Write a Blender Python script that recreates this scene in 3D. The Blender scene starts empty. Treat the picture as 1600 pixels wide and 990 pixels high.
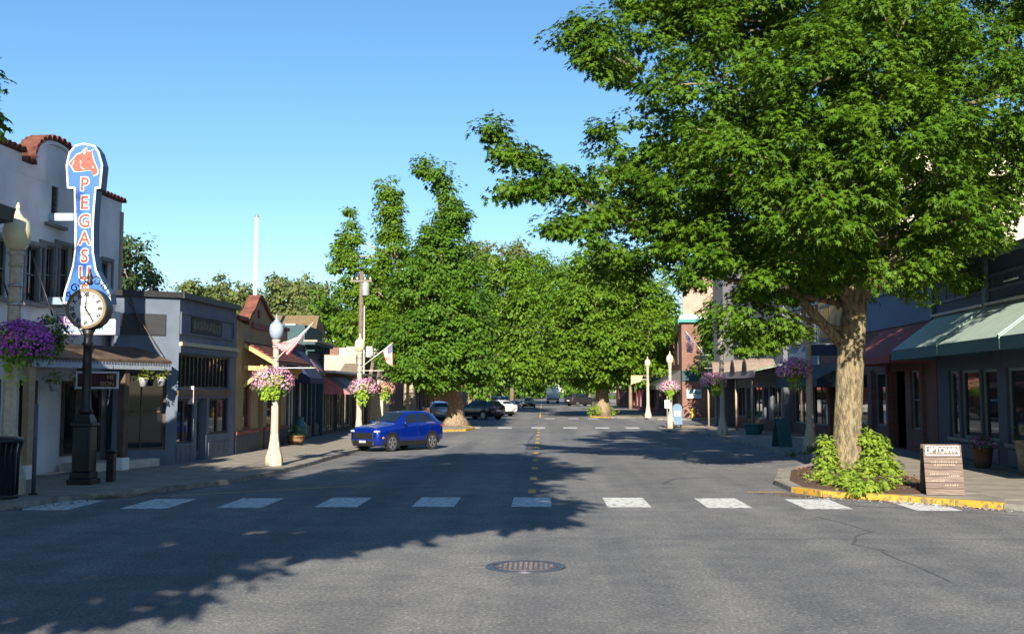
import bpy, math, random
import numpy as np
from mathutils import Vector, Matrix
random.seed(7); np.random.seed(7)
R = math.radians
scene = bpy.context.scene
col = scene.collection

# ---------------------------------------------------------------- camera
CAM_H, FPX, PITCH, YAW = 2.4, 1800.0, math.atan(161/1800), math.atan(48/1800)
cd = bpy.data.cameras.new('camera'); cam = bpy.data.objects.new('camera', cd); col.objects.link(cam)
cam.location = (0, 0, CAM_H); cam.rotation_euler = (math.pi/2 + PITCH, 0, YAW)
cd.sensor_width = 36; cd.lens = FPX/1600*36; cd.shift_y = -45/1600; cd.clip_end = 6000; cd.clip_start = .1
scene.camera = cam
CAMR = cam.rotation_euler.to_matrix()

# ---------------------------------------------------------------- sky, sun, exposure
SUN_EL, SUN_AZ = R(25), R(2.5)          # light travels along +Y (up the street), shadows lean a touch right
world = bpy.data.worlds.new('World'); scene.world = world; world.use_nodes = True
nt = world.node_tree; bg = nt.nodes['Background']
sk = nt.nodes.new('ShaderNodeTexSky'); sk.sky_type = 'NISHITA'; sk.sun_disc = False
sk.sun_elevation = SUN_EL; sk.sun_rotation = R(180) - SUN_AZ
sk.altitude = 0; sk.air_density = 1.0; sk.dust_density = 0.1; sk.ozone_density = 4.0
hsv = nt.nodes.new('ShaderNodeHueSaturation'); hsv.inputs['Saturation'].default_value = 1.12; hsv.inputs['Hue'].default_value = .498   # clear, deep blue afternoon sky
nt.links.new(sk.outputs[0], hsv.inputs['Color']); nt.links.new(hsv.outputs[0], bg.inputs[0]); bg.inputs[1].default_value = 0.076
sl = bpy.data.lights.new('sun', 'SUN'); sl.energy = 5.0; sl.angle = R(0.53); sl.color = (1, .91, .76)
sun = bpy.data.objects.new('sun', sl); col.objects.link(sun)
sdir = Vector((math.sin(SUN_AZ)*math.cos(SUN_EL), math.cos(SUN_AZ)*math.cos(SUN_EL), -math.sin(SUN_EL)))
sun.rotation_euler = sdir.to_track_quat('-Z', 'Y').to_euler(); sun.location = (0, -30, 40)
vs = scene.view_settings; vs.view_transform = 'Standard'; vs.look = 'None'; vs.gamma = 1; vs.exposure = 1.15
vs.use_curve_mapping = False
scene.cycles.use_denoising = True
scene.cycles.max_bounces = 6; scene.cycles.diffuse_bounces = 3; scene.cycles.glossy_bounces = 3
scene.cycles.transmission_bounces = 4; scene.cycles.transparent_max_bounces = 8

# ---------------------------------------------------------------- survey helpers
def ray(px, py):
    return CAMR @ Vector(((px-800)/FPX, -(py-450)/FPX, -1))
def at(px, py, Y):
    d = ray(px, py); k = Y/d.y
    return Vector((d.x*k, Y, CAM_H + d.z*k))
def gnd(px, py, z=0):
    d = ray(px, py); k = (z-CAM_H)/d.z
    return Vector((d.x*k, d.y*k, z))

class Facade:
    """a street front: A to B seen along the ground, n points out to the street"""
    def __init__(s, A, B, side=0):
        s.A = Vector((A[0], A[1], 0)); s.B = Vector((B[0], B[1], 0)); s.d = (s.B-s.A).normalized(); s.L = (s.B-s.A).length
        n = Vector((s.d.y, -s.d.x, 0))
        if n.dot(Vector((0, 0, 0))-s.A) < 0: n = -n
        s.n = n
    def T(s, p): return s.A + s.d*p[0] + s.n*p[1] + Vector((0, 0, p[2]))
    def uz(s, px, py, out=0):
        d = ray(px, py); P = s.A + s.n*out; o = Vector((0, 0, CAM_H))
        k = (P-o).dot(s.n)/d.dot(s.n); q = o + d*k
        return ((q-s.A).dot(s.d), q.z)
    def u(s, px, out=0): return s.uz(px, 600, out)[0]
    def z(s, px, py, out=0): return s.uz(px, py, out)[1]

# ---------------------------------------------------------------- mesh builder
WM = {}
class MB:
    def __init__(s, T=None):
        s.v = []; s.f = []; s.m = []; s.T = T; s.sm = []
    def add(s, vs_, fs, mi=0, smooth=False):
        b = len(s.v)
        s.v += [tuple(s.T(p)) if s.T else tuple(p) for p in vs_]
        s.f += [tuple(i+b for i in f) for f in fs]; s.m += [mi]*len(fs); s.sm += [smooth]*len(fs)
        return s
    def box(s, x0, x1, y0, y1, z0, z1, mi=0):
        return s.add([(x0,y0,z0),(x1,y0,z0),(x1,y1,z0),(x0,y1,z0),(x0,y0,z1),(x1,y0,z1),(x1,y1,z1),(x0,y1,z1)],
            [(0,3,2,1),(4,5,6,7),(0,1,5,4),(1,2,6,5),(2,3,7,6),(3,0,4,7)], mi)
    def bar(s, a, b, w, h=None, mi=0, up=(0,0,1)):
        """square bar from a to b"""
        a = Vector(a); b = Vector(b); h = h or w; d = (b-a).normalized(); u = Vector(up)
        if abs(d.dot(u)) > .98: u = Vector((0, 1, 0))
        sx = d.cross(u).normalized()*w/2; sz = sx.cross(d).normalized()*h/2
        P = [a-sx-sz, a+sx-sz, a+sx+sz, a-sx+sz, b-sx-sz, b+sx-sz, b+sx+sz, b-sx+sz]
        return s.add(P, [(0,1,2,3),(7,6,5,4),(0,4,5,1),(1,5,6,2),(2,6,7,3),(3,7,4,0)], mi)
    def tube(s, pts, rad, n=8, mi=0, cap=True):
        pts = [Vector(p) for p in pts]; k = len(pts)
        if not hasattr(rad, '__len__'): rad = [rad]*k
        vs_ = []; fs = []; ref = Vector((0.31, 0.95, 0.1)).normalized()
        for i, p in enumerate(pts):
            d = (pts[min(i+1, k-1)] - pts[max(i-1, 0)]).normalized()
            x = d.cross(ref)
            if x.length < .05: x = d.cross(Vector((1, 0, 0)))
            x.normalize(); y = x.cross(d)
            for j in range(n):
                a = 2*math.pi*j/n; vs_.append(p + (x*math.cos(a) + y*math.sin(a))*rad[i])
        for i in range(k-1):
            for j in range(n):
                fs.append((i*n+j, i*n+(j+1)%n, (i+1)*n+(j+1)%n, (i+1)*n+j))
        s.add(vs_, fs, mi, True)
        if cap:
            b = len(s.v)-len(vs_)
            s.f += [tuple(b+j for j in range(n))[::-1], tuple(b+(k-1)*n+j for j in range(n))]; s.m += [mi, mi]; s.sm += [False, False]
        return s
    def lathe(s, prof, c=(0,0,0), n=16, mi=0, smooth=True, sq=None):
        """prof: list of (r, z) bottom to top"""
        vs_ = []; fs = []
        for r, z in prof:
            for j in range(n):
                a = 2*math.pi*(j+.5)/n; rr = r
                vs_.append((c[0]+rr*math.cos(a), c[1]+rr*math.sin(a), c[2]+z))
        for i in range(len(prof)-1):
            for j in range(n):
                fs.append((i*n+j, i*n+(j+1)%n, (i+1)*n+(j+1)%n, (i+1)*n+j))
        b = len(s.v); s.add(vs_, fs, mi, smooth)
        s.f += [tuple(b+j for j in range(n))[::-1], tuple(b+(len(prof)-1)*n+j for j in range(n))]; s.m += [mi, mi]; s.sm += [False, False]
        return s
    def prism(s, poly, a, b, mi=0, axis='y'):
        """poly of 2d points extruded from a to b; axis y: (x,z) polygons, axis z: (x,y) polygons, axis x: (y,z)"""
        n = len(poly)
        g = {'y': lambda p, t: (p[0], t, p[1]), 'z': lambda p, t: (p[0], p[1], t), 'x': lambda p, t: (t, p[0], p[1])}[axis]
        vs_ = [g(p, a) for p in poly] + [g(p, b) for p in poly]
        ar = sum(poly[i][0]*poly[(i+1)%n][1]-poly[(i+1)%n][0]*poly[i][1] for i in range(n))
        fs = [tuple(range(n)), tuple(range(2*n-1, n-1, -1))] + [(i, i+n, (i+1)%n+n, (i+1)%n) for i in range(n)]
        return s.add(vs_, fs, mi)
    def sphere(s, c, r, n=10, m=7, mi=0):
        if not hasattr(r, '__len__'): r = (r, r, r)
        vs_ = [(c[0], c[1], c[2]-r[2])]; fs = []
        for i in range(1, m):
            t = -math.pi/2 + math.pi*i/m
            for j in range(n):
                a = 2*math.pi*j/n
                vs_.append((c[0]+r[0]*math.cos(t)*math.cos(a), c[1]+r[1]*math.cos(t)*math.sin(a), c[2]+r[2]*math.sin(t)))
        vs_.append((c[0], c[1], c[2]+r[2])); top = len(vs_)-1
        for j in range(n): fs.append((0, 1+(j+1)%n, 1+j)); fs.append((top, top-n+j, top-n+(j+1)%n))
        for i in range(m-2):
            for j in range(n): fs.append((1+i*n+j, 1+i*n+(j+1)%n, 1+(i+1)*n+(j+1)%n, 1+(i+1)*n+j))
        return s.add(vs_, fs, mi, True)
    def mesh(s, name, inv=None):
        me = bpy.data.meshes.new(name)
        vs_ = [tuple(inv @ Vector(p)) for p in s.v] if inv else s.v
        me.from_pydata(vs_, [], s.f); me.polygons.foreach_set('material_index', s.m); me.polygons.foreach_set('use_smooth', s.sm)
        return me
    def build(s, name, m, parent=None, local=False, recalc=True, bevel=0):
        inv = None
        if parent is not None and not local and parent.name in WM: inv = WM[parent.name].inverted()
        me = s.mesh(name, inv)
        if recalc:
            import bmesh
            bm = bmesh.new(); bm.from_mesh(me); bmesh.ops.recalc_face_normals(bm, faces=bm.faces)
            if bevel: bmesh.ops.bevel(bm, geom=bm.edges, offset=bevel, segments=1, affect='EDGES', clamp_overlap=True)
            bm.to_mesh(me); bm.free()
        return link(name, me, m, parent)
def link(name, me, m, parent=None):
    o = bpy.data.objects.new(name, me); col.objects.link(o)
    for mm in (m if isinstance(m, (list, tuple)) else [m]):
        if mm and me.users == 1: me.materials.append(mm)
    if parent is not None:
        o.parent = parent
        if parent.name in WM: WM[o.name] = WM[parent.name]
    return o
def E(name, label, cat, loc=(0,0,0), rz=0, group=None):
    o = bpy.data.objects.new(name, None); col.objects.link(o); o.empty_display_size = .2
    o.location = loc; o.rotation_euler = (0, 0, rz); WM[o.name] = Matrix.Translation(Vector(loc)) @ Matrix.Rotation(rz, 4, 'Z')
    return tag(o, label, cat, group)
def tag(o, label=None, cat=None, group=None, kind=None):
    if label: o['label'] = label
    if cat: o['category'] = cat
    if group: o['group'] = group
    if kind: o['kind'] = kind
    return o
def dup(root, loc, rz=None, label=None, group=None, scale=None):
    r = root.copy(); col.objects.link(r); r.location = loc
    if rz is not None: r.rotation_euler = (0, 0, rz)
    if scale: r.scale = scale
    if label: r['label'] = label
    if group: r['group'] = group
    WM[r.name] = Matrix.Translation(Vector(loc)) @ Matrix.Rotation(r.rotation_euler.z, 4, 'Z')
    for ch in list(root.children):
        c = ch.copy(); col.objects.link(c); c.parent = r
        for g in list(ch.children):
            d = g.copy(); col.objects.link(d); d.parent = c
    return r

# ---------------------------------------------------------------- materials
MATS = {}
def mat(name, c, rough=.7, metal=0, var=.12, scale=6, bump=0, bscale=40, spec=.4, c2=None, dirt=None, coat=0, emit=None, detail=6):
    if name in MATS: return MATS[name]
    m = bpy.data.materials.new(name); m.use_nodes = True; t = m.node_tree; b = t.nodes['Principled BSDF']
    b.inputs['Roughness'].default_value = rough; b.inputs['Metallic'].default_value = metal
    b.inputs['Specular IOR Level'].default_value = spec; b.inputs['Coat Weight'].default_value = coat
    tc = t.nodes.new('ShaderNodeTexCoord')
    if var or c2:
        n = t.nodes.new('ShaderNodeTexNoise'); n.inputs['Scale'].default_value = scale; n.inputs['Detail'].default_value = detail
        t.links.new(tc.outputs['Object'], n.inputs['Vector'])
        r = t.nodes.new('ShaderNodeValToRGB'); e = r.color_ramp.elements
        e[0].position = .3; e[1].position = .7
        ca = c2 or tuple(max(0, x*(1-var*1.6)) for x in c); cb = c if c2 else tuple(min(1, x*(1+var)) for x in c)
        e[0].color = (*ca, 1); e[1].color = (*cb, 1)
        t.links.new(n.outputs['Fac'], r.inputs[0]); t.links.new(r.outputs[0], b.inputs['Base Color'])
    else: b.inputs['Base Color'].default_value = (*c, 1)
    if bump:
        n2 = t.nodes.new('ShaderNodeTexNoise'); n2.inputs['Scale'].default_value = bscale; n2.inputs['Detail'].default_value = 5
        t.links.new(tc.outputs['Object'], n2.inputs['Vector'])
        bp = t.nodes.new('ShaderNodeBump'); bp.inputs['Strength'].default_value = bump; bp.inputs['Distance'].default_value = .02
        t.links.new(n2.outputs['Fac'], bp.inputs['Height']); t.links.new(bp.outputs[0], b.inputs['Normal'])
    if emit: b.inputs['Emission Color'].default_value = (*emit[0], 1); b.inputs['Emission Strength'].default_value = emit[1]
    MATS[name] = m; return m
def brick_mat(name, c1, c2, mortar, bw=.22, bh=.075, axis='x'):
    m = bpy.data.materials.new(name); m.use_nodes = True; t = m.node_tree; b = t.nodes['Principled BSDF']
    b.inputs['Roughness'].default_value = .85
    tc = t.nodes.new('ShaderNodeTexCoord'); sp = t.nodes.new('ShaderNodeSeparateXYZ'); cb = t.nodes.new('ShaderNodeCombineXYZ')
    t.links.new(tc.outputs['Object'], sp.inputs[0])
    ad = t.nodes.new('ShaderNodeMath'); t.links.new(sp.outputs[0], ad.inputs[0]); t.links.new(sp.outputs[1], ad.inputs[1])
    t.links.new(ad.outputs[0], cb.inputs[0]); t.links.new(sp.outputs[2], cb.inputs[1])
    br = t.nodes.new('ShaderNodeTexBrick'); t.links.new(cb.outputs[0], br.inputs['Vector'])
    br.inputs['Color1'].default_value = (*c1, 1); br.inputs['Color2'].default_value = (*c2, 1); br.inputs['Mortar'].default_value = (*mortar, 1)
    br.inputs['Scale'].default_value = 1; br.inputs['Brick Width'].default_value = bw; br.inputs['Row Height'].default_value = bh; br.inputs['Mortar Size'].default_value = .008
    n = t.nodes.new('ShaderNodeTexNoise'); n.inputs['Scale'].default_value = .8; t.links.new(tc.outputs['Object'], n.inputs['Vector'])
    mx = t.nodes.new('ShaderNodeMixRGB'); mx.blend_type = 'MULTIPLY'; mx.inputs[0].default_value = .5
    t.links.new(br.outputs[0], mx.inputs[1]); t.links.new(n.outputs['Fac'], mx.inputs[2]); t.links.new(mx.outputs[0], b.inputs['Base Color'])
    bp = t.nodes.new('ShaderNodeBump'); bp.inputs['Strength'].default_value = .4; bp.inputs['Distance'].default_value = .01; bp.invert = True
    t.links.new(br.outputs['Fac'], bp.inputs['Height']); t.links.new(bp.outputs[0], b.inputs['Normal'])
    return m
def stripes_mat(name, c, freq, depth=.35, axis=0, rough=.7, shade=.7):
    """siding or planked surface: fine relief from a wave along one object axis"""
    m = mat(name, c, rough, var=.1, scale=3); t = m.node_tree; b = t.nodes['Principled BSDF']
    tc = t.nodes.new('ShaderNodeTexCoord'); w = t.nodes.new('ShaderNodeTexWave'); w.bands_direction = 'XYZ'[axis]; w.wave_profile = 'SAW'
    w.inputs['Scale'].default_value = freq; t.links.new(tc.outputs['Object'], w.inputs['Vector'])
    bp = t.nodes.new('ShaderNodeBump'); bp.inputs['Strength'].default_value = depth; bp.inputs['Distance'].default_value = .03
    t.links.new(w.outputs['Fac'], bp.inputs['Height']); t.links.new(bp.outputs[0], b.inputs['Normal']); return m
def leaf_mat(name, c1, c2, trans=.35, tcol=None, rough=.5):
    m = bpy.data.materials.new(name); m.use_nodes = True; t = m.node_tree; b = t.nodes['Principled BSDF']
    g = t.nodes.new('ShaderNodeNewGeometry'); r = t.nodes.new('ShaderNodeValToRGB')
    r.color_ramp.elements[0].color = (*c1, 1); r.color_ramp.elements[1].color = (*c2, 1)
    tc = t.nodes.new('ShaderNodeTexCoord'); nz = t.nodes.new('ShaderNodeTexNoise'); nz.inputs['Scale'].default_value = .9; nz.inputs['Detail'].default_value = 3; t.links.new(tc.outputs['Object'], nz.inputs['Vector'])
    m1 = t.nodes.new('ShaderNodeMath'); m1.operation = 'MULTIPLY_ADD'; m1.inputs[1].default_value = 1.5; m1.inputs[2].default_value = -.5; t.links.new(nz.outputs['Fac'], m1.inputs[0])
    m2 = t.nodes.new('ShaderNodeMath'); m2.operation = 'MULTIPLY_ADD'; m2.inputs[1].default_value = .75; t.links.new(g.outputs['Random Per Island'], m2.inputs[0]); t.links.new(m1.outputs[0], m2.inputs[2])
    e3 = r.color_ramp.elements.new(.93); e3.color = (min(1, c2[0]*1.5), c2[1]*1.12, c2[2]*1.3, 1); r.color_ramp.elements[1].position = .8; r.color_ramp.elements[1].color = (*c2, 1)
    t.links.new(m2.outputs[0], r.inputs[0]); t.links.new(r.outputs[0], b.inputs['Base Color'])
    b.inputs['Roughness'].default_value = rough; b.inputs['Specular IOR Level'].default_value = .2
    tr = t.nodes.new('ShaderNodeBsdfTranslucent'); mx = t.nodes.new('ShaderNodeMixShader'); mx.inputs[0].default_value = trans
    hs = t.nodes.new('ShaderNodeHueSaturation'); hs.inputs['Value'].default_value = 1.5; hs.inputs['Hue'].default_value = .48
    t.links.new(r.outputs[0], hs.inputs['Color']); t.links.new(hs.outputs[0], tr.inputs['Color'])
    out = t.nodes['Material Output']; t.links.new(b.outputs[0], mx.inputs[1]); t.links.new(tr.outputs[0], mx.inputs[2]); t.links.new(mx.outputs[0], out.inputs[0])
    return m

M_glass = mat('window_glass', (.012, .015, .018), .03, var=0, spec=.6)
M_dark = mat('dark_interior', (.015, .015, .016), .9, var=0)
M_black = mat('black_iron', (.012, .012, .014), .45, var=.2, spec=.5)
M_conc = mat('cast_concrete', (.46, .40, .31), .85, var=.14, scale=9, bump=.15, bscale=60)
M_side = mat('sidewalk_concrete', (.25, .225, .185), .9, var=.16, scale=1.2, bump=.15, bscale=50)
M_joint = mat('sidewalk_joint', (.10, .09, .075), .95, var=.1)
M_kerb = mat('kerb_concrete', (.23, .215, .185), .9, var=.3, scale=3, bump=.2)
M_ykerb = mat('yellow_kerb_paint', (.50, .29, .03), .75, c2=(.19, .14, .075), scale=7, bump=.25, bscale=30, detail=9)
r_ = M_ykerb.node_tree.nodes
for n_ in r_:
    if n_.type == 'VALTORGB': n_.color_ramp.elements[0].position = .38; n_.color_ramp.elements[1].position = .50
M_white = mat('white_paint', (.78, .77, .74), .6, var=.05)
M_paint = mat('road_paint_white', (.58, .58, .56), .75, c2=(.20, .20, .20), scale=7, detail=12)
M_ypaint = mat('road_paint_yellow', (.66, .40, .05), .75, c2=(.40, .26, .06), scale=6, detail=10)
for mm in (M_paint, M_ypaint):
    for n_ in mm.node_tree.nodes:
        if n_.type == 'VALTORGB': n_.color_ramp.elements[0].position = .37; n_.color_ramp.elements[1].position = .46

# leaf templates: outline in (across, along) plus a fold, fan triangles
def fan(pts, lift=.0):
    v = [(0, .42, lift)] + [(x, y, z) for x, y, z in pts]; n = len(pts)
    return np.array(v, float), [(0, 1+i, 1+(i+1) % n) for i in range(n)]
STAR = (np.array([(0,.03,.05), (.54,.10,-.10), (.20,.36,.02), (.46,.80,-.10), (.12,.60,.02), (0,1.06,-.14), (-.12,.60,.02), (-.46,.80,-.10), (-.20,.36,.02), (-.54,.10,-.10)], float), [(0, i, i+1) for i in range(1, 9)])
LOBE = fan([(0,0,0), (.45,.25,-.1), (.22,.55,-.02), (0,1,-.12), (-.22,.55,-.02), (-.45,.25,-.1)], .05)
QUAD = (np.array([(0,0,0), (.34,.45,-.08), (0,1,-.1), (-.34,.45,-.08)], float), [(0,1,2), (0,2,3)])
PETAL = fan([(math.cos(a)*.5*(1 if k % 2 else .72), .5+math.sin(a)*.5*(1 if k % 2 else .72), 0) for k, a in enumerate([i*math.pi/4 for i in range(8)])], -.12)

def scatter(name, P, Tdir, N, size, tmpl, m, parent=None, kind='stuff'):
    """one mesh of many small leaf faces: positions P, tip directions, normals, sizes"""
    V, F = tmpl; n = len(P); k = len(V)
    Tdir = Tdir/np.linalg.norm(Tdir, axis=1, keepdims=True)
    N = N - Tdir*np.sum(N*Tdir, 1, keepdims=True); N = N/(np.linalg.norm(N, axis=1, keepdims=True)+1e-9)
    B = np.cross(Tdir, N)
    W = P[:, None, :] + size[:, None, None]*(V[None, :, 0, None]*B[:, None, :] + V[None, :, 1, None]*Tdir[:, None, :] + V[None, :, 2, None]*N[:, None, :])
    W = W.reshape(-1, 3)
    if parent is not None and parent.name in WM:
        Mi = np.array(WM[parent.name].inverted()); W = W @ Mi[:3, :3].T + Mi[:3, 3]
    Fa = (np.array(F)[None] + (np.arange(n)*k)[:, None, None]).reshape(-1, 3)
    me = bpy.data.meshes.new(name); me.vertices.add(len(W)); me.vertices.foreach_set('co', W.astype(np.float32).ravel())
    me.loops.add(Fa.size); me.loops.foreach_set('vertex_index', Fa.ravel().astype(np.int32))
    me.polygons.add(len(Fa)); me.polygons.foreach_set('loop_start', np.arange(0, Fa.size, 3, dtype=np.int32))
    me.update(calc_edges=True)
    o = link(name, me, m, parent)
    if kind: o['kind'] = kind
    return o
def rnd(n): 
    v = np.random.normal(size=(n, 3)); return v/np.linalg.norm(v, axis=1, keepdims=True)

def text_mesh(s, size, depth=.01, bold=0, align='CENTER'):
    cu = bpy.data.curves.new('txt', 'FONT'); cu.body = s; cu.size = size; cu.extrude = depth; cu.offset = bold; cu.align_x = align; cu.align_y = 'CENTER'; cu.resolution_u = 3
    o = bpy.data.objects.new('txt', cu); col.objects.link(o)
    bpy.context.view_layer.update()
    me = bpy.data.meshes.new_from_object(o.evaluated_get(bpy.context.evaluated_depsgraph_get()))
    bpy.data.objects.remove(o); bpy.data.curves.remove(cu); return me
def text(name, s, size, T, parent, m, depth=.01, bold=0, align='CENTER', sx=1):
    """T maps (right, out, up) to world"""
    me = text_mesh(s, size, depth, bold, align); mb = MB()
    mb.v = [tuple(T((v.co.x*sx, v.co.z, v.co.y))) for v in me.vertices]; mb.f = [tuple(p.vertices) for p in me.polygons]; mb.m = [0]*len(mb.f); mb.sm = [False]*len(mb.f)
    bpy.data.meshes.remove(me)
    return mb.build(name, m, parent, recalc=False)
# ================================================================ the setting: ground, road, pavements
M_ground = mat('bare_ground', (.10, .11, .05), .95, var=.3, scale=.2)
def asphalt():
    m = bpy.data.materials.new('asphalt'); m.use_nodes = True; t = m.node_tree; b = t.nodes['Principled BSDF']; L = t.links.new
    b.inputs['Roughness'].default_value = .9; b.inputs['Specular IOR Level'].default_value = .25
    tc = t.nodes.new('ShaderNodeTexCoord')
    def noise(sc, det=4, rough=.6, vec=None):
        n = t.nodes.new('ShaderNodeTexNoise'); n.inputs['Scale'].default_value = sc; n.inputs['Detail'].default_value = det; n.inputs['Roughness'].default_value = rough
        L(vec or tc.outputs['Object'], n.inputs['Vector']); return n
    def ramp(src, p0, c0, p1, c1):
        r = t.nodes.new('ShaderNodeValToRGB'); e = r.color_ramp.elements; e[0].position = p0; e[1].position = p1; e[0].color = (*c0, 1); e[1].color = (*c1, 1); L(src, r.inputs[0]); return r
    def mul(a, c, f):
        x = t.nodes.new('ShaderNodeMixRGB'); x.blend_type = 'MULTIPLY'; x.inputs[0].default_value = f; L(a, x.inputs[1]); L(c, x.inputs[2]); return x.outputs[0]
    big = ramp(noise(.12, 6).outputs[0], .3, (.142, .148, .161), .7, (.213, .216, .222))
    mid = ramp(noise(1.1, 7, .7).outputs[0], .3, (.62, .63, .66), .62, (1.1, 1.08, 1.04))
    fine = ramp(noise(21, 4, .85).outputs[0], .34, (.25, .25, .27), .68, (1.75, 1.7, 1.58))
    vo = t.nodes.new('ShaderNodeTexVoronoi'); vo.inputs['Scale'].default_value = 17; L(tc.outputs['Object'], vo.inputs['Vector'])
    spk = ramp(vo.outputs['Distance'], .10, (2.0, 1.9, 1.65), .36, (.92, .92, .93))
    # tyre-worn lanes stretched along the street
    mp = t.nodes.new('ShaderNodeMapping'); mp.inputs['Scale'].default_value = (1, .03, 1); L(tc.outputs['Object'], mp.inputs[0])
    lane = ramp(noise(.75, 4, .5, mp.outputs[0]).outputs[0], .35, (.72, .73, .76), .62, (1.08, 1.08, 1.06))
    c = mul(big.outputs[0], mid.outputs[0], .8); c = mul(c, fine.outputs[0], .75); c = mul(c, spk.outputs[0], .6); c = mul(c, lane.outputs[0], .9)
    L(c, b.inputs['Base Color'])
    bp = t.nodes.new('ShaderNodeBump'); bp.inputs['Strength'].default_value = .35; bp.inputs['Distance'].default_value = .012
    L(noise(60, 4, .7).outputs[0], bp.inputs['Height']); L(bp.outputs[0], b.inputs['Normal']); return m
M_asph = asphalt()
def struct(o): o['kind'] = 'structure'; return o
g = MB().add([(-1500, -600, -.06), (1500, -600, -.06), (1500, 2600, -.06), (-1500, 2600, -.06)], [(0, 1, 2, 3)]).build('ground', M_ground); struct(g)
road = MB().add([(-40, -40, 0), (40, -40, 0), (40, 22, 0), (12, 80, 0), (70, 78, 0), (70, 104, 0), (14, 104, 0), (13, 520, 0), (-13, 520, 0), (-14, 104, 0), (-70, 104, 0), (-70, 78, 0), (-14, 78, 0), (-40, 22, 0)],
     [(0, 1, 2, 13), (13, 2, 3, 12), (12, 3, 6, 9), (3, 4, 5, 6), (12, 9, 10, 11), (9, 6, 7, 8)]).build('road', M_asph); struct(road)

def inpoly(p, poly):
    x, y = p; c = False; n = len(poly)
    for i in range(n):
        (x1, y1), (x2, y2) = poly[i], poly[(i+1) % n]
        if (y1 > y) != (y2 > y) and x < (x2-x1)*(y-y1)/(y2-y1)+x1: c = not c
    return c
def pavement(name, kerb, back, yellow=(), slab=1.5, slab_y=(0, 0), slab_x=(-99, 99), rot=0, detail=True):
    poly = kerb + back
    o = struct(MB().prism(poly, -.05, .113, axis='z').build(name, M_side))
    # kerb stones, one by one
    run = 0; L = 1.25 if detail else 4.0
    for i in range(len(kerb)-1):
        a = Vector((*kerb[i], 0)); b = Vector((*kerb[i+1], 0)); n = max(1, round((b-a).length/L)); d = (b-a).normalized(); s = Vector((d.y, -d.x, 0))
        if inpoly(((a+b)/2+s*.3)[:2], poly): pass
        else: s = -s
        for k in range(n):
            p = a.lerp(b, k/n)+d*.006; q = a.lerp(b, (k+1)/n)-d*.006; m = M_ykerb if i in yellow else M_kerb
            dz = random.uniform(-.006, .006); o1 = s*-.02
            P = [p+o1*1.8, q+o1*1.8, q+s*.16, p+s*.16]; top = [p+o1, q+o1, q+s*.16, p+s*.16]
            vs_ = [(v.x, v.y, -.04) for v in P]+[(v.x, v.y, .127+dz) for v in top]
            MB().add(vs_, [(0,1,2,3),(7,6,5,4),(0,4,5,1),(1,5,6,2),(2,6,7,3),(3,7,4,0)]).build('kerb_stone', m, o, bevel=.012)
    # paving slabs, one mesh shared
    if slab_y[1] > slab_y[0]:
        h = slab/2-.009; me = None; yy = slab_y[0]
        while yy < slab_y[1]:
            xx = slab_x[0]
            while xx < slab_x[1]:
                cs = [(xx+sx*(slab/2+.12), yy+sy*(slab/2+.02)) for sx in (-1, 1) for sy in (-1, 1)]
                if all(inpoly(c, poly) for c in cs):
                    if me is None:
                        q = MB().box(-h, h, -h, h, -.02, .008).build('paving_slab', M_side, o, bevel=.005); me = q.data
                    else: q = link('paving_slab', me, None, o)
                    q.location = (xx, yy, .113+random.uniform(0, .003))
                xx += slab
            yy += slab
    return o
kerbL = [(-11.9, 19), (-11.0, 23.3), (-10.3, 25.6), (-9.1, 27.6), (-8.2, 30), (-7.75, 33), (-7.55, 38), (-7.4, 46), (-7.4, 66), (-6.3, 68.5), (-4.7, 70), (-4.3, 73), (-4.8, 76.5), (-7, 78.5), (-12, 79.3), (-30, 79.3)]
sideL = pavement('sidewalk_left', kerbL, [(-30, 19)], yellow=(9, 10, 11, 12), slab_y=(20.8, 66), slab_x=(-15.9, -6))
kerbR = [(30, 21.6), (13, 22.2), (10.6, 23.0), (9.4, 24.1), (8.0, 25.6), (6.4, 26.9), (5.95, 28.0), (6.0, 30.3), (6.9, 34.3), (8.5, 37.2), (9.2, 39), (9.2, 62), (8.4, 66), (7.3, 69), (7.2, 73.5), (8.5, 76.5), (11, 78), (30, 78.6)]
sideR = pavement('sidewalk_right', kerbR, [], yellow=(3, 4, 5, 15, 16), slab_y=(24.2, 66), slab_x=(9.0, 14.6))
sideLF = pavement('sidewalk_far_left', [(-40, 102), (-9, 102.5), (-7.5, 105), (-7.5, 180), (-7.5, 330)], [(-40, 330)], detail=False)
sideRF = pavement('sidewalk_far_right', [(40, 96.5), (12, 96.5), (9.7, 98.3), (8.2, 102), (6, 104.5), (4.4, 107), (4.6, 112), (6.4, 117), (8, 121), (8, 196), (5.6, 200), (5.4, 208), (8, 213), (8, 330)], [(40, 330)], yellow=(4, 5, 6, 10, 11), detail=False)

# planting bed in the kerb island
M_mulch = mat('bark_mulch', (.16, .085, .05), .95, c2=(.05, .03, .02), scale=22, bump=.8, bscale=50, detail=8)
bed = MB(); pts = [(6.25, 28.2), (6.35, 30.2), (7.2, 34.0), (8.7, 36.7), (10.0, 36.7), (10.1, 33), (9.6, 29.6), (8.9, 26.4), (8.0, 26.2), (6.6, 27.3)]
n = len(pts); cx = sum(p[0] for p in pts)/n; cy = sum(p[1] for p in pts)/n; vs_ = []; fs = []
for k, (s, z) in enumerate(((1, .112), (.93, .16), (.7, .19), (.35, .24))):
    vs_ += [(cx+(x-cx)*s, cy+(y-cy)*s, z+(random.uniform(-.015, .015) if k else 0)) for x, y in pts]
vs_.append((cx, cy, .22))
for k in range(3):
    for i in range(n): fs.append((k*n+i, k*n+(i+1) % n, (k+1)*n+(i+1) % n, (k+1)*n+i))
for i in range(n): fs.append((3*n+i, 3*n+(i+1) % n, 4*n))
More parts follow.
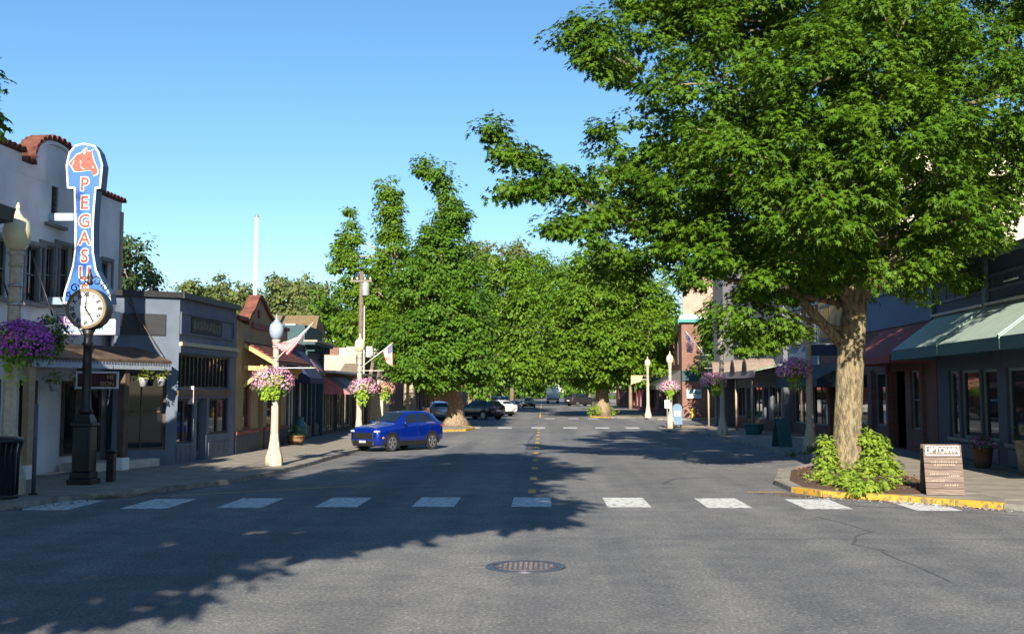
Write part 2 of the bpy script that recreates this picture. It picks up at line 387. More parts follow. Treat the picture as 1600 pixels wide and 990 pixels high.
struct(bed.add(vs_, fs, 0, True).build('planting_bed', M_mulch))
def chips(name, poly, nn, m, z, parent, sz=(.03, .09)):
    P = []
    xs = [p[0] for p in poly]; ys = [p[1] for p in poly]
    while len(P) < nn:
        p = (random.uniform(min(xs), max(xs)), random.uniform(min(ys), max(ys)))
        if inpoly(p, poly): P.append((p[0], p[1], z))
    P = np.array(P); t = rnd(nn); t[:, 2] *= .25; nn_ = np.tile([0, 0, 1.], (nn, 1))+rnd(nn)*.4
    return scatter(name, P, t, nn_, np.random.uniform(*sz, nn), QUAD, m, parent)
bk = bpy.data.objects['planting_bed']
chips('bark_chips', [(6.4, 28.3), (7.3, 34), (9.8, 36), (9.7, 30), (8.8, 26.6), (7, 27.4)], 2600, mat('bark_chip', (.22, .12, .07), .95, var=.4, scale=3), .2, bk)

# painted markings, each bar its own sheet
def decal(name, quad, m, z=.004, jag=0):
    return MB().add([(x, y, z) for x, y in quad], [(0, 1, 2, 3)]).build(name, m, road)
def cross(pxs, y0, y1, bend, wid=None):
    for (a, b) in pxs:
        X0 = (a-848)/(788-611)*2.4; X1 = (b-848)/(788-611)*2.4
        s = bend*((X0+X1)/2/10)**2
        decal('crosswalk_bar', [(X0, y0-s), (X1, y0-s), (X1, y1-s), (X0, y1-s)], M_paint)
cross([(62, 135), (207, 277), (349, 418), (497, 562), (645, 711), (799, 861), (947, 1014), (1099, 1167), (1245, 1316), (1405, 1472), (1560, 1635)], 24.35, 26.5, .9)
for X in (-4.6, -2.5, -.3, 1.8, 3.9, 5.9): decal('crosswalk_bar', [(X-.45, 75.4), (X+.45, 75.4), (X+.45, 77.6), (X-.45, 77.6)], M_paint)
for X in (.6, 2.7, 4.4): decal('crosswalk_bar', [(X-.45, 101.2), (X+.45, 101.2), (X+.45, 103.4), (X-.45, 103.4)], M_paint)
yy = 27.6
while yy < 75:
    decal('centre_line_dash', [(-.36, yy), (-.17, yy), (-.17, yy+1.05), (-.36, yy+1.05)], M_ypaint); yy += 4.6 if yy > 40 else 4.2
for a, b in ((106, 128), (132, 160), (164, 200), (205, 300)): decal('centre_line_dash', [(-.34, a), (-.2, a), (-.2, b), (-.34, b)], M_ypaint)
M_worn = mat('worn_line_paint', (.34, .335, .32), .8, c2=(.19, .19, .19), scale=4, detail=10)
for k in range(9):   # parking stall lines, left then right
    y0 = 33.5+k*4.1
    decal('parking_line', [(-7.3, y0), (-7.3, y0+.13), (-3.9, y0+4.45), (-3.9, y0+4.32)], M_worn)
for k in range(8):
    y0 = 40+k*4.1
    decal('parking_line', [(9.0, y0), (9.0, y0+.13), (5.4, y0-4.2), (5.4, y0-4.33)], M_worn)
decal('kerb_zone_line', [(-8.6, 26.6), (-8.55, 26.75), (-4.2, 30.1), (-4.25, 29.95)], M_ypaint)
decal('kerb_zone_line', [(-10.9, 23.9), (-10.8, 24.0), (-8.6, 26.75), (-8.65, 26.6)], M_ypaint)
decal('kerb_zone_line', [(4.9, 28.0), (5.8, 28.0), (5.8, 28.13), (4.9, 28.13)], M_ypaint)
decal('survey_mark', [(-1.05, 15.97), (-.8, 15.98), (-.8, 16.05), (-1.0, 16.04)], M_worn)

# tar-sealed cracks
M_tar = mat('crack_tar', (.082, .085, .092), .7, var=.2)
def crack(pts, w):
    vs_ = []; fs = []; P = [Vector((*p, 0)) for p in pts]; Q = []
    for i in range(len(P)-1):
        n = max(2, int((P[i+1]-P[i]).length/.6))
        for k in range(n): Q.append(P[i].lerp(P[i+1], k/n))
    Q.append(P[-1])
    for i, p in enumerate(Q):
        d = (Q[min(i+1, len(Q)-1)]-Q[max(0, i-1)]).normalized(); s = Vector((d.y, -d.x, 0)); j = s*random.uniform(-.06, .06)
        ww = w*random.uniform(.5, 1.3)
        vs_ += [(*(p+j-s*ww)[:2], .003), (*(p+j+s*ww)[:2], .003)]
    fs = [(2*i, 2*i+1, 2*i+3, 2*i+2) for i in range(len(Q)-1)]
    return MB().add(vs_, fs).build('tar_seam', M_tar, road)
crack([(-.62, 26.5), (-.8, 33), (-.62, 42), (-.7, 55), (-.35, 70)], .05)
crack([(5.2, 17.8), (4.9, 18.6), (5.15, 19.6), (5.6, 20.2)], .022); crack([(5.05, 17.8), (5.2, 15)], .018); crack([(5.6, 20.2), (5.3, 22.6)], .02)
crack([(-11, 19.4), (-4, 19.6), (2, 19.1), (10, 19.3)], .008); crack([(1.5, 40), (5, 41)], .02); crack([(3.2, 30.5), (3.6, 32.2), (4.5, 32.6)], .05)
crack([(6.3, 24.8), (7.9, 24.2), (9.2, 22.9)], .035)

# grit and dead leaves along the gutters
def litter(pts, n, spread, m, sz, name='gutter_litter'):
    P = []
    for _ in range(n):
        i = random.randrange(len(pts)-1); t = random.random(); a, b = pts[i], pts[i+1]
        P.append((a[0]+(b[0]-a[0])*t+random.gauss(0, spread), a[1]+(b[1]-a[1])*t+random.gauss(0, spread), .012))
    P = np.array(P); t = rnd(n); t[:, 2] *= .2
    return scatter(name, P, t, np.tile([0, 0, 1.], (n, 1))+rnd(n)*.5, np.random.uniform(*sz, n), QUAD, m, road)
litter([(5.3, 27.6), (6.3, 26.5), (8, 25.2), (9.3, 23.8)], 700, .16, mat('dead_leaf', (.20, .12, .07), .9, var=.4, scale=2), (.03, .09))
litter([(5.8, 26.6), (8, 25.2), (9.3, 23.8)], 500, .10, mat('pale_grit', (.55, .53, .48), .9, var=.2), (.02, .05))
litter([(-10.9, 23), (-9, 27.4), (-7.5, 33), (-7.2, 46)], 500, .12, MATS['dead_leaf'], (.03, .08))

# manhole cover
mh = E('manhole_cover', 'round rusty iron manhole cover in the asphalt', 'manhole cover', (-.24, 16.1, .0))
MB().lathe([(.55, .0), (.55, .012), (.45, .014), (.45, .006)], n=40).build('frame_ring', mat('cast_iron_frame', (.12, .12, .14), .35, metal=.6, var=.2), mh, local=True)
MB().lathe([(.43, .004), (.43, .016), (.40, .018)], n=40).build('lid', mat('cast_iron_lid', (.15, .125, .125), .5, metal=.4, var=.3, scale=25, bump=.8, bscale=30), mh, local=True)
k = MB()
for i in range(-6, 7):
    for j in range(-6, 7):
        if math.hypot(i, j)*.07 < .37: k.box(i*.07-.02, i*.07+.02, j*.07-.02, j*.07+.02, .017, .022)
k.build('tread_studs', MATS['cast_iron_lid'], mh, local=True)
# ================================================================ building helpers
def base_of(F, u0, u1): p = F.T(((u0+u1)/2, 0, 0)); return (p.x, p.y, .1)
def shell(F, root, u0, u1, z1, depth, m, openings=(), roof=None, z0=.05, th=.25, parapet=.0, roofz=None):
    """front wall with real openings, side and back walls, flat roof"""
    us = sorted({u0, u1, *[o[0] for o in openings], *[o[1] for o in openings]}); zs = sorted({z0, z1, *[o[2] for o in openings], *[o[3] for o in openings]})
    us = [u for u in us if u0 <= u <= u1]; zs = [z for z in zs if z0 <= z <= z1]
    mb = MB(F.T)
    hole = lambda a, b, c, d: any(o[0]-1e-6 <= a and b <= o[1]+1e-6 and o[2]-1e-6 <= c and d <= o[3]+1e-6 for o in openings)
    for i in range(len(us)-1):
        j = 0
        while j < len(zs)-1:
            if hole(us[i], us[i+1], zs[j], zs[j+1]): j += 1; continue
            k = j
            while k+1 < len(zs)-1 and not hole(us[i], us[i+1], zs[k+1], zs[k+2]): k += 1
            mb.box(us[i], us[i+1], -th, 0, zs[j], zs[k+1]); j = k+1
    w = mb.build('wall', m, root)
    rz = roofz or z1-.35
    s = MB(F.T); s.box(u0+.003, u0+th, -depth, -th-.003, z0, z1-.004); s.box(u1-th, u1-.003, -depth, -th-.003, z0, z1-.004); s.box(u0+.003, u1-.003, -depth-th, -depth-.003, z0, z1-.004)
    s.build('side_wall', m, root)
    MB(F.T).box(u0+th+.003, u1-th-.003, -depth, -th-.003, rz-.2, rz).build('roof', roof or mat('flat_roof', (.12, .12, .12), .9), root)
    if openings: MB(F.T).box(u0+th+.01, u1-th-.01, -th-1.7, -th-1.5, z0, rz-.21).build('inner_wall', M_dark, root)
    return w
def window(F, root, u0, u1, z0, z1, m, nx=1, ny=1, rec=.12, fw=.07, name='window', bars=.04, glass=None, out=0):
    mb = MB(F.T); a, b = out-rec-.05, out-rec+.03
    mb.box(u0, u0+fw, a, b, z0, z1); mb.box(u1-fw, u1, a, b, z0, z1); mb.box(u0+fw, u1-fw, a, b, z0, z0+fw); mb.box(u0+fw, u1-fw, a, b, z1-fw, z1)
    ui = [u0+fw+(u1-u0-2*fw)*i/nx for i in range(nx+1)]; zi = [z0+fw+(z1-z0-2*fw)*i/ny for i in range(ny+1)]
    for u in ui[1:-1]: mb.box(u-bars/2, u+bars/2, a+.003, b-.003, z0+fw, z1-fw)
    for z in zi[1:-1]: mb.box(u0+fw, u1-fw, a+.006, b-.006, z-bars/2, z+bars/2)
    w = mb.build(name, m, root)
    for i in range(nx):
        for j in range(ny):
            MB(F.T).box(ui[i]+bars/2*(i > 0), ui[i+1]-bars/2*(i < nx-1), a+.02, a+.035, zi[j]+bars/2*(j > 0), zi[j+1]-bars/2*(j < ny-1)).build('pane', glass or M_glass, w)
    return w
def casing(F, root, u0, u1, z0, z1, m, w=.12, d=.05, sill=True):
    mb = MB(F.T); mb.box(u0-w, u0-.002, .002, d, z0, z1); mb.box(u1+.002, u1+w, .002, d, z0, z1); mb.box(u0-w, u1+w, .002, d+.01, z1+.002, z1+w)
    if sill: mb.box(u0-w-.05, u1+w+.05, .002, d+.08, z0-.1, z0-.002)
    return mb.build('window_casing', m, root)
def door(F, root, u0, u1, z1, m, rec=.5, glass=True):
    mb = MB(F.T); a, b = -rec-.05, -rec; z0 = .13
    fw = .13
    mb.box(u0, u0+fw, a, b, z0, z1); mb.box(u1-fw, u1, a, b, z0, z1); mb.box(u0+fw, u1-fw, a, b, z0, z0+.28); mb.box(u0+fw, u1-fw, a, b, z1-fw, z1)
    d = mb.build('door', m, root)
    MB(F.T).box(u0+fw, u1-fw, a+.015, a+.03, z0+.28, z1-fw).build('pane', M_glass, d)
    MB(F.T).bar((u1-.2, b+.05, 1.0), (u1-.2, b+.05, 1.4), .03).build('handle', mat('brass_handle', (.5, .38, .15), .35, metal=1, var=0), d)
    return d
def awning(F, root, u0, u1, zt, zf, p, val, m, m2=None, name='awning', ends=True, ribs=0):
    mb = MB(F.T); t = .03
    mb.add([(u0, .02, zt), (u1, .02, zt), (u1, p, zf), (u0, p, zf), (u0, .02, zt-t), (u1, .02, zt-t), (u1, p-.01, zf-t), (u0, p-.01, zf-t)],
        [(0,1,2,3),(7,6,5,4),(0,4,5,1),(1,5,6,2),(2,6,7,3),(3,7,4,0)])
    a = mb.build(name, m, root)
    MB(F.T).box(u0, u1, p+.002, p+.02, zf-val, zf-.002).build('valance', m2 or m, a)
    if ends:
        for u in (u0+.004, u1-.024): MB(F.T).prism([(.03, zt-.05), (p-.002, zf-.02), (p-.002, zf-val), (.03, zf-val)], u, u+.02, axis='x').build('end_panel', m2 or m, a)
    for i in range(ribs):
        u = u0+(u1-u0)*(i+.5)/ribs
        MB(F.T).bar((u, .02, zt+.012), (u, p, zf+.012), .025, .012).build('seam', m, a)
    return a
def band(F, root, u0, u1, o0, o1, z0, z1, m, name='cornice'): return MB(F.T).box(u0, u1, o0, o1, z0, z1).build(name, m, root)

M_stucW = mat('white_stucco', (.70, .70, .71), .9, var=.10, scale=.9, bump=.3, bscale=12)
M_trimgrey = mat('grey_window_trim', (.20, .19, .185), .7, var=.12)
M_tile = mat('clay_roof_tile', (.23, .08, .05), .85, c2=(.11, .04, .03), scale=5)
M_wood = mat('brown_timber', (.12, .08, .055), .75, var=.25, scale=4)
M_tan = mat('tan_painted_post', (.42, .30, .20), .7, var=.1)
M_slate = mat('slate_blue_siding', (.12, .15, .20), .8, var=.1, scale=2, bump=.15)
M_slate2 = mat('slate_blue_trim', (.09, .115, .155), .7, var=.1)
M_blackpaint = mat('black_paint', (.02, .02, .022), .5, var=.2)

# ---------------------------------------------------------------- theatre with curved parapet (left)
FP = Facade((-14.15, 24.5), (-13.7, 36.8)); Lp = FP.L
th = E('theatre_building', 'pale stucco theatre with curved clay-tiled parapet behind the vertical neon sign', 'building', base_of(FP, 0, Lp))
wins = []
for a, b in ((41, 60), (64, 83), (88, 105), (157, 168)):
    u0, z1 = FP.uz(a, 378 if a < 150 else 403); u1, z0 = FP.uz(b, 474)
    wins.append((u0, FP.u(b), z0, z1-.05))
wins.insert(0, (wins[0][0]-1.75, wins[0][0]-.85, wins[0][2], wins[0][3]))
lv = (FP.u(70), FP.u(81), FP.z(75, 333), FP.z(75, 281))
uA, uB = FP.u(38), FP.u(112)
zR = FP.z(178, 296); zL = FP.z(20, 258); zwall = 8.2
shell(FP, th, -2.5, Lp, zwall, 9, M_stucW, wins+[lv], roofz=7.6)
# stepped, curved parapet profile above the wall
prof = [(-2.5, zwall+.003), (Lp, zwall+.003), (Lp, 8.5), (Lp-.9, 8.5)]
cu, ru = (uA+uB)/2, (uB-uA)/2; zc0 = 8.8; zt = 9.5
shoulder = [(cu+ru*1.25, 8.5), (cu+ru*1.25, 8.62)]
arch = [(cu+ru*math.cos(t), zc0+(zt-zc0)*math.sin(t)) for t in [math.pi*i/14 for i in range(15)]]
prof += shoulder + [(cu+ru, 8.62)] + arch + [(cu-ru, 8.55), (cu-ru-.6, 8.55), (cu-ru-.6, 8.75), (cu-ru-3, 8.75), (-2.5, 8.75)]
par = MB(FP.T).prism(prof, -.3, 0, axis='y').build('parapet', M_stucW, th)
# moulding under the arch and clay tiles, one by one
mo = MB(FP.T)
for i in range(14):
    (a, b), (c, d) = arch[i], arch[i+1]; f = .93
    g = lambda p: (cu+(p[0]-cu)*f, zc0+(p[1]-zc0)*.88)
    (a2, b2), (c2, d2) = g((a, b)), g((c, d)); mo.bar((a2, .04, b2), (c2, .04, d2), .08, .07, up=(0, 1, 0))
mo.build('arch_moulding', M_stucW, par)
tile_me = None
def tiles(pts, step=.26):
    """row of barrel tiles laid across the parapet top along pts (u,z)"""
    global tile_me
    for i in range(len(pts)-1):
        a = Vector((pts[i][0], 0, pts[i][1])); b = Vector((pts[i+1][0], 0, pts[i+1][1])); n = max(1, round((b-a).length/step))
        for k in range(n):
            c = a.lerp(b, (k+.5)/n); d = (b-a).normalized(); ang = math.atan2(d.z, d.x)
            if tile_me is None:
                mb = MB(); m_ = 6; vs_ = []
                for y in (.14, -.40):
                    for r in (.15, .12):
                        for j in range(m_+1):
                            t = math.pi*j/m_; vs_.append((r*math.cos(t), y, r*math.sin(t)))
                q = m_+1; fs = []
                for j in range(m_): fs += [(j, j+1, 2*q+j+1, 2*q+j), (q+j, 3*q+j, 3*q+j+1, q+j+1), (j, q+j, q+j+1, j+1), (2*q+j, 2*q+j+1, 3*q+j+1, 3*q+j)]
                mb.add(vs_, fs, 0, True); o = mb.build('roof_tile', M_tile, par, local=True); tile_me = o.data
            else: o = link('roof_tile', tile_me, None, par)
            w = FP.T((c.x, 0, c.z+.0)); rot = Matrix(((FP.d.x, FP.n.x, 0, 0), (FP.d.y, FP.n.y, 0, 0), (0, 0, 1, 0), (0, 0, 0, 1)))
            Mw = Matrix.Translation(w) @ rot @ Matrix.Rotation(-ang, 4, 'Y')
            o.matrix_local = WM[th.name].inverted() @ Mw
tiles([(Lp+.05, 8.51), (cu+ru*1.25, 8.51)][::-1]); tiles([(cu+ru, 8.63), (cu+ru*1.25, 8.63)]); tiles(arch[::-1]); tiles([(cu-ru-.6, 8.56), (cu-ru, 8.56)]); tiles([(-2.5, 8.77), (cu-ru-.6, 8.77)])
for i, w in enumerate(wins):
    window(FP, th, *w, M_trimgrey, 1, 2, rec=.14); casing(FP, th, *w, M_trimgrey, w=.11)
mb = MB(FP.T); mb.box(lv[0], lv[1], -.2, -.15, lv[2], lv[3]); lvp = mb.build('louvre', M_blackpaint, th)
k = 12
for i in range(k):
    z = lv[2]+(lv[3]-lv[2])*(i+.5)/k
    MB(FP.T).add([(lv[0], -.02, z-.045), (lv[1], -.02, z-.045), (lv[1], -.13, z+.045), (lv[0], -.13, z+.045), (lv[0], -.03, z-.055), (lv[1], -.03, z-.055), (lv[1], -.14, z+.035), (lv[0], -.14, z+.035)],
        [(0,1,2,3),(7,6,5,4),(0,4,5,1),(1,5,6,2),(2,6,7,3),(3,7,4,0)]).build('slat', mat('louvre_slat', (.10, .10, .10), .6), lvp)
band(FP, th, FP.u(60), FP.u(92), .003, .12, lv[2]-.35, lv[2]-.27, M_trimgrey, 'ledge')
band(FP, th, Lp-.10, Lp+.05, .003, .06, .3, zwall, M_tan, 'downpipe')
# ground floor under the porch: white wall, dark doorway, recessed panels
FG = FP
for a, b in ((1.2, 2.6), (3.4, 4.8), (5.6, 6.8), (8.4, 11)): window(FG, th, a, b, .55, 2.7, M_wood, 1, 1, rec=-.04, out=.02)
# porch: posts, roof sheet, corrugated fascia
FQ = Facade((-13.35, 30.1), (-11.55, 35.4)); Lq = FQ.L
zf0 = 3.2
pr = MB(FQ.T); pr.add([(-.2, .1, zf0+.12), (Lq, .1, zf0+.12), (Lq, -1.0, zf0+.55), (-.2, -1.0, zf0+.55), (-.2, .1, zf0+.04), (Lq, .1, zf0+.04), (Lq, -1.0, zf0+.47), (-.2, -1.0, zf0+.47)],
    [(0,1,2,3),(7,6,5,4),(0,4,5,1),(1,5,6,2),(2,6,7,3),(3,7,4,0)])
porch = pr.build('porch_roof', M_wood, th)
MB(FQ.T).box(-.2, Lq, .03, .09, zf0-.16, zf0+.035).build('fascia', mat('porch_fascia_blue', (.36, .40, .47), .7), porch)
nrib = 46
for i in range(nrib):
    u = -.15+(Lq+.1)*i/nrib; MB(FQ.T).box(u, u+.05, .092, .11, zf0-.01, zf0+.035).build('rib', mat('porch_rib', (.14, .15, .17), .7), porch)
for u, z, m in ((FQ.u(50), .1, M_tan), (FQ.u(132), .1, M_wood), (FQ.u(198), .1, M_wood)):
    p = MB(FQ.T).box(u-.11, u+.11, -.2, .02, z, zf0-.165).build('porch_post', m, th, bevel=.012)
    MB(FQ.T).box(u-.15, u+.15, -.24, .06, z, z+.38).build('post_foot', M_white, p, bevel=.02)
MB(FQ.T).box(FQ.u(150), Lq+.0, -1.2, -.26, .1, .36).build('porch_step', mat('porch_step_paint', (.52, .48, .42), .8), th)
# stay rods up the theatre wall
for (p0, p1) in (((45, 385), (82, 492)), ((0, 425), (22, 492))):
    a = FP.uz(*p0); b = FP.uz(*p1, out=1.2); MB(FP.T).tube([(a[0], .02, a[1]), (b[0], 1.2, b[1])], .025, 6).build('stay_rod', M_black, th)

# ---------------------------------------------------------------- dark eave of the nearest shop (left edge)
eb = E('corner_shop', 'dark eave and pale wall of the corner shop at left edge', 'building', (-15, 22.6, .1))
MB().box(-20, -14.8, 20.5, 26.4, .1, 4.9).build('wall', M_stucW, eb)
ev = MB(); p = at(21, 333, 25)
ev.add([(-18, 20.4, 5.3), (p.x, 20.4, p.z-.2), (p.x, 25, p.z-.2), (-18, 25, 5.3), (-18, 20.4, 6.9), (p.x+.05, 20.4, p.z+.1), (p.x+.05, 25, p.z+.1), (-18, 25, 6.9+.6)],
    [(0,3,2,1),(4,5,6,7),(0,1,5,4),(1,2,6,5),(2,3,7,6),(3,0,4,7)])
ev.build('eave', M_blackpaint, eb)

# ---------------------------------------------------------------- grey corner building with chamfered front (left)
FC = Facade((-13.15, 35.05), (-11.45, 36.0)); FGr = Facade((-11.45, 36.0), (-11.15, 41.6))
gb = E('grey_corner_shop', 'slate blue-grey shop with chamfered corner, black cornice and tall storefront windows', 'building', (-11.5, 37, .1))
zg = FGr.z(275, 463)
opC = [(.15, FC.L-.35, .6, 2.95)]
shell(FC, gb, 0, FC.L, zg, 3, M_slate, opC, roofz=zg-.3)
window(FC, gb, *opC[0], M_wood, 2, 2, rec=.15)
band(FC, gb, -.2, FC.L+.03, .003, .12, zg-.02, zg+.16, M_blackpaint)
MB(FC.T).box(-.2, FC.u(256), .003, .05, FC.z(230, 523), FC.z(230, 490)).build('sign_panel', mat('dark_sign_panel', (.03, .032, .036), .6), gb)
Lg = FGr.L; U = lambda px, py=600: FGr.u(px)
zt0, zt1 = FGr.z(320, 606), FGr.z(320, 556); zs1 = FGr.z(320, 622); zs0 = .95
uw = [FGr.u(278), FGr.u(304), FGr.u(309), FGr.u(324), FGr.u(328), FGr.u(358)]
opG = [(uw[0], uw[5], zt0, zt1), (uw[0], uw[1], .75, zs1), (uw[2], uw[3], .12, zs1), (uw[4], uw[5], zs0, zs1)]
fr = (FGr.u(280), FGr.u(362), FGr.z(320, 524), FGr.z(320, 497))
shell(FGr, gb, 0, Lg, zg-.004, 9, M_slate, opG, roofz=zg-.3)
window(FGr, gb, *opG[0], M_blackpaint, 13, 1, rec=.1, fw=.05, bars=.06, name='transom_window')
window(FGr, gb, *opG[1], M_blackpaint, 2, 1, rec=.1, bars=.14); window(FGr, gb, *opG[3], M_blackpaint, 2, 1, rec=.1, bars=.14)
door(FGr, gb, uw[2], uw[3], zs1, M_slate2, rec=.22)
band(FGr, gb, uw[0]-.1, uw[5]+.1, .003, .06, zs1+.08, zt0-.05, mat('brown_lintel', (.13, .09, .06), .7), 'lintel')
zb = FGr.z(320, 544); band(FGr, gb, -.02, Lg, .003, .12, zb, zb+.12, mat('pale_string_course', (.42, .36, .26), .7), 'string_course')
band(FGr, gb, -.02, Lg, .003, .07, zb-.22, zb-.003, M_slate2, 'string_course')
band(FGr, gb, -.04, Lg+.05, .003, .16, zg-.03, zg+.16, M_blackpaint)
pf = MB(FGr.T); a, b, c, d = fr
pf.box(a, b, .003, .05, c-.06, c); pf.box(a, b, .003, .05, d, d+.06); pf.box(a-.06, a, .003, .05, c-.06, d+.06); pf.box(b, b+.06, .003, .05, c-.06, d+.06)
pf.build('frieze_frame', M_slate2, gb)
MB(FGr.T).box(FGr.u(296), FGr.u(344), .003, .03, c+.03, d-.03).build('frieze_board', mat('weathered_board', (.075, .08, .07), .9, c2=(.03, .035, .03), scale=9), gb)
# worn, unreadable carved letters on the frieze board
uu = FGr.u(298); du = (FGr.u(342)-uu)/9
for i in range(9):
    mbx = MB(FGr.T); random.seed(i*5)
    for s in range(3):
        x0 = uu+du*(i+.1+.28*s); mbx.box(x0, x0+du*.16, .031, .042, c+.09+.1*random.random(), d-.09-.1*random.random())
    mbx.box(uu+du*(i+.1), uu+du*(i+.8), .031, .042, (c+d)/2-.03+.1*random.random()-.05, (c+d)/2+.03)
    mbx.build('carved_letter', mat('worn_gilt', (.16, .16, .12), .7), gb)
random.seed(11)
for (a, b) in ((uw[0]-.05, uw[1]+.05), (uw[4]-.05, uw[5]+.05)):
    k = 4 if b-a > 1 else 3
    for i in range(k): MB(FGr.T).box(a+(b-a)*i/k+.02, a+(b-a)*(i+1)/k-.02, .003, .025, .2, .68).build('base_panel', M_slate2, gb)
# stay rods up to the chamfered parapet
for (p0, p1) in (((204, 466), (222, 515)), ((200, 470), (252, 552))):
    a = FC.uz(*p0); b = FC.uz(*p1, out=.5); MB(FC.T).tube([(a[0], .02, a[1]), (b[0], .5, b[1])], .018, 6).build('stay_rod', M_wood, gb)

# ---------------------------------------------------------------- yellow gabled shop (left)
FY = Facade((-11.17, 41.75), (-11.27, 50.6)); Ly = FY.L
M_yel = mat('mustard_stucco', (.31, .225, .12), .85, var=.1, scale=2, bump=.15); M_red = mat('oxblood_trim', (.24, .06, .045), .7, var=.15)
M_ylt = mat('yellow_bracket_paint', (.55, .40, .14), .6, var=.06); M_navy = mat('navy_base_panel', (.06, .065, .085), .7)
yb = E('gabled_yellow_shop', 'mustard yellow shop with red-tiled curved gable and tiled awning on yellow brackets', 'building', base_of(FY, 0, Ly))
zy = FY.z(377, 505); opY = [(FY.u(380.5), FY.u(393), .95, 2.75), (FY.u(404), FY.u(412), .15, 2.75), (FY.u(418), FY.u(440), .95, 2.75)]
shell(FY, yb, 0, Ly, zy, 8, M_yel, opY, roofz=zy-.3)
for i in (0, 2): window(FY, yb, *opY[i], M_red, 1+(i == 2), 1, rec=.12, fw=.1)
door(FY, yb, *[opY[1][0], opY[1][1]], 2.75, M_red, rec=.3)
band(FY, yb, 0, opY[1][0]-.05, .003, .06, .12, .82, M_navy, 'base_panel'); band(FY, yb, opY[1][1]+.05, Ly, .003, .06, .12, .82, M_navy, 'base_panel')
band(FY, yb, 0, opY[1][0]-.05, .003, .10, .823, .94, M_red, 'base_rail'); band(FY, yb, opY[1][1]+.05, Ly, .003, .10, .823, .94, M_red, 'base_rail')
gu0, gu1, gp = FY.u(383), FY.u(431), FY.u(402); zpk = FY.z(402, 463); zb = zy
def gside(a, b, s):  # ogee from eave a to peak b
    return [(a+(b-a)*t, zb+(zpk-zb)*(t**.85+.045*math.sin(t*9.42))) for t in [i/10 for i in range(11)]]
left = gside(gu0, gp, 1); right = gside(gu1, gp, -1)[::-1]
gpoly = [(0, zb+.003)] + [(Ly, zb+.003)] + [(Ly, zb+.12)] + right[::-1] + left[::-1][1:] + [(0, zb+.12)]
gab = MB(FY.T).prism(gpoly, -.25, 0, axis='y').build('gable', M_yel, yb)
cop = left + right[1:]
for i in range(len(cop)-1):
    a, b = cop[i], cop[i+1]; MB(FY.T).bar((a[0], -.12, a[1]+.03), (b[0], -.12, b[1]+.03), .46, .12, up=(0, 0, 1)).build('roof_tile', M_tile, gab)
for a, b in ((0, gu0), (gu1, Ly)): MB(FY.T).box(a, b, -.6, .1, zb+.122, zb+.26).build('roof_tile', M_tile, gab)
MB(FY.T).lathe([(.0, 0), (.2, 0), (.2, .06), (0, .06)], n=8) 
cz = FY.z(403, 490); rs = MB()
rs.v = [tuple(FY.T((gp+.18*math.cos(t)*r, .003+y, cz+.18*math.sin(t)*r))) for r, y in ((1, 0), (1, .05), (.4, .07)) for t in [math.pi*2*i/10 for i in range(10)]]
rs.f = [(k*10+i, k*10+(i+1) % 10, k*10+10+(i+1) % 10, k*10+10+i) for k in range(2) for i in range(10)]+[tuple(range(20, 30))]; rs.m = [0]*len(rs.f); rs.sm = [False]*len(rs.f)
rs.build('rosette', M_red, gab)
MB(FY.T).box(FY.u(391), FY.u(423), .003, .08, FY.z(405, 515), FY.z(405, 506)).build('name_board', M_red, gab)
# tiled awning with timber brackets
a0, a1 = FY.u(380), FY.u(438); zt_, zf_ = FY.z(380, 533), FY.z(405, 561, 1.15)
nrow = 7; aw = awning(FY, yb, a0, a1, zt_, zf_, 1.25, .10, mat('awning_board', (.25, .09, .06), .8), ends=False)
for i in range(nrow):
    t0, t1 = i/nrow, (i+1)/nrow
    MB(FY.T).add([(a0, .02+1.23*t0, zt_+(zf_-zt_)*t0+.012), (a1, .02+1.23*t0, zt_+(zf_-zt_)*t0+.012), (a1, .02+1.26*t1, zt_+(zf_-zt_)*t1+.05), (a0, .02+1.26*t1, zt_+(zf_-zt_)*t1+.05),
        (a0, .02+1.26*t1, zt_+(zf_-zt_)*t1+.012), (a1, .02+1.26*t1, zt_+(zf_-zt_)*t1+.012)], [(0,1,2,3), (3,2,5,4), (0,3,4), (1,5,2)]).build('shingle_course', mat('red_shingle', (.20, .065, .05), .85, var=.3, scale=9), aw)
for u in (a0-.06, a1+.02):
    b = MB(FY.T); b.bar((u, .02, zt_-.13), (u, 1.28, zf_-.13), .12, .14)
    b.bar((u, .02, zf_-.25), (u, .85, zf_-.28), .11, .16); b.bar((u, .02, zf_-.95), (u, .92, zf_-.2), .10, .12); b.bar((u, .7, zf_-.6), (u, .7, zf_-.15), .09, .09)
    b.build('bracket', M_ylt, yb)

# ---------------------------------------------------------------- shop with blue awning, then teal corniced shop (left)
FB = Facade((-11.27, 50.8), (-11.4, 54.8)); FT = Facade((-11.4, 54.9), (-11.62, 60.4))
M_teal = mat('dark_teal_wood', (.015, .06, .068), .6, var=.15)
bb = E('blue_awning_shop', 'narrow dark shop with a steep navy blue canvas awning', 'building', base_of(FB, 0, FB.L))
opB = [(.3, 1.7, .6, 2.8), (1.9, 2.7, .15, 2.8), (2.9, 3.8, .6, 2.8)]
shell(FB, bb, 0, FB.L, 4.6, 9, mat('charcoal_siding', (.05, .055, .06), .8), opB)
for i in (0, 2): window(FB, bb, *opB[i], M_white, 2, 1, rec=.1, fw=.06)
door(FB, bb, 1.9, 2.7, 2.8, M_white, rec=.25)
awning(FB, bb, .1, FB.L-.1, 4.3, 3.0, .95, .25, mat('navy_canvas', (.018, .028, .075), .8))
tb = E('teal_corniced_shop', 'dark teal timber shop with heavy flat cornice and mauve awning', 'building', base_of(FT, 0, FT.L))
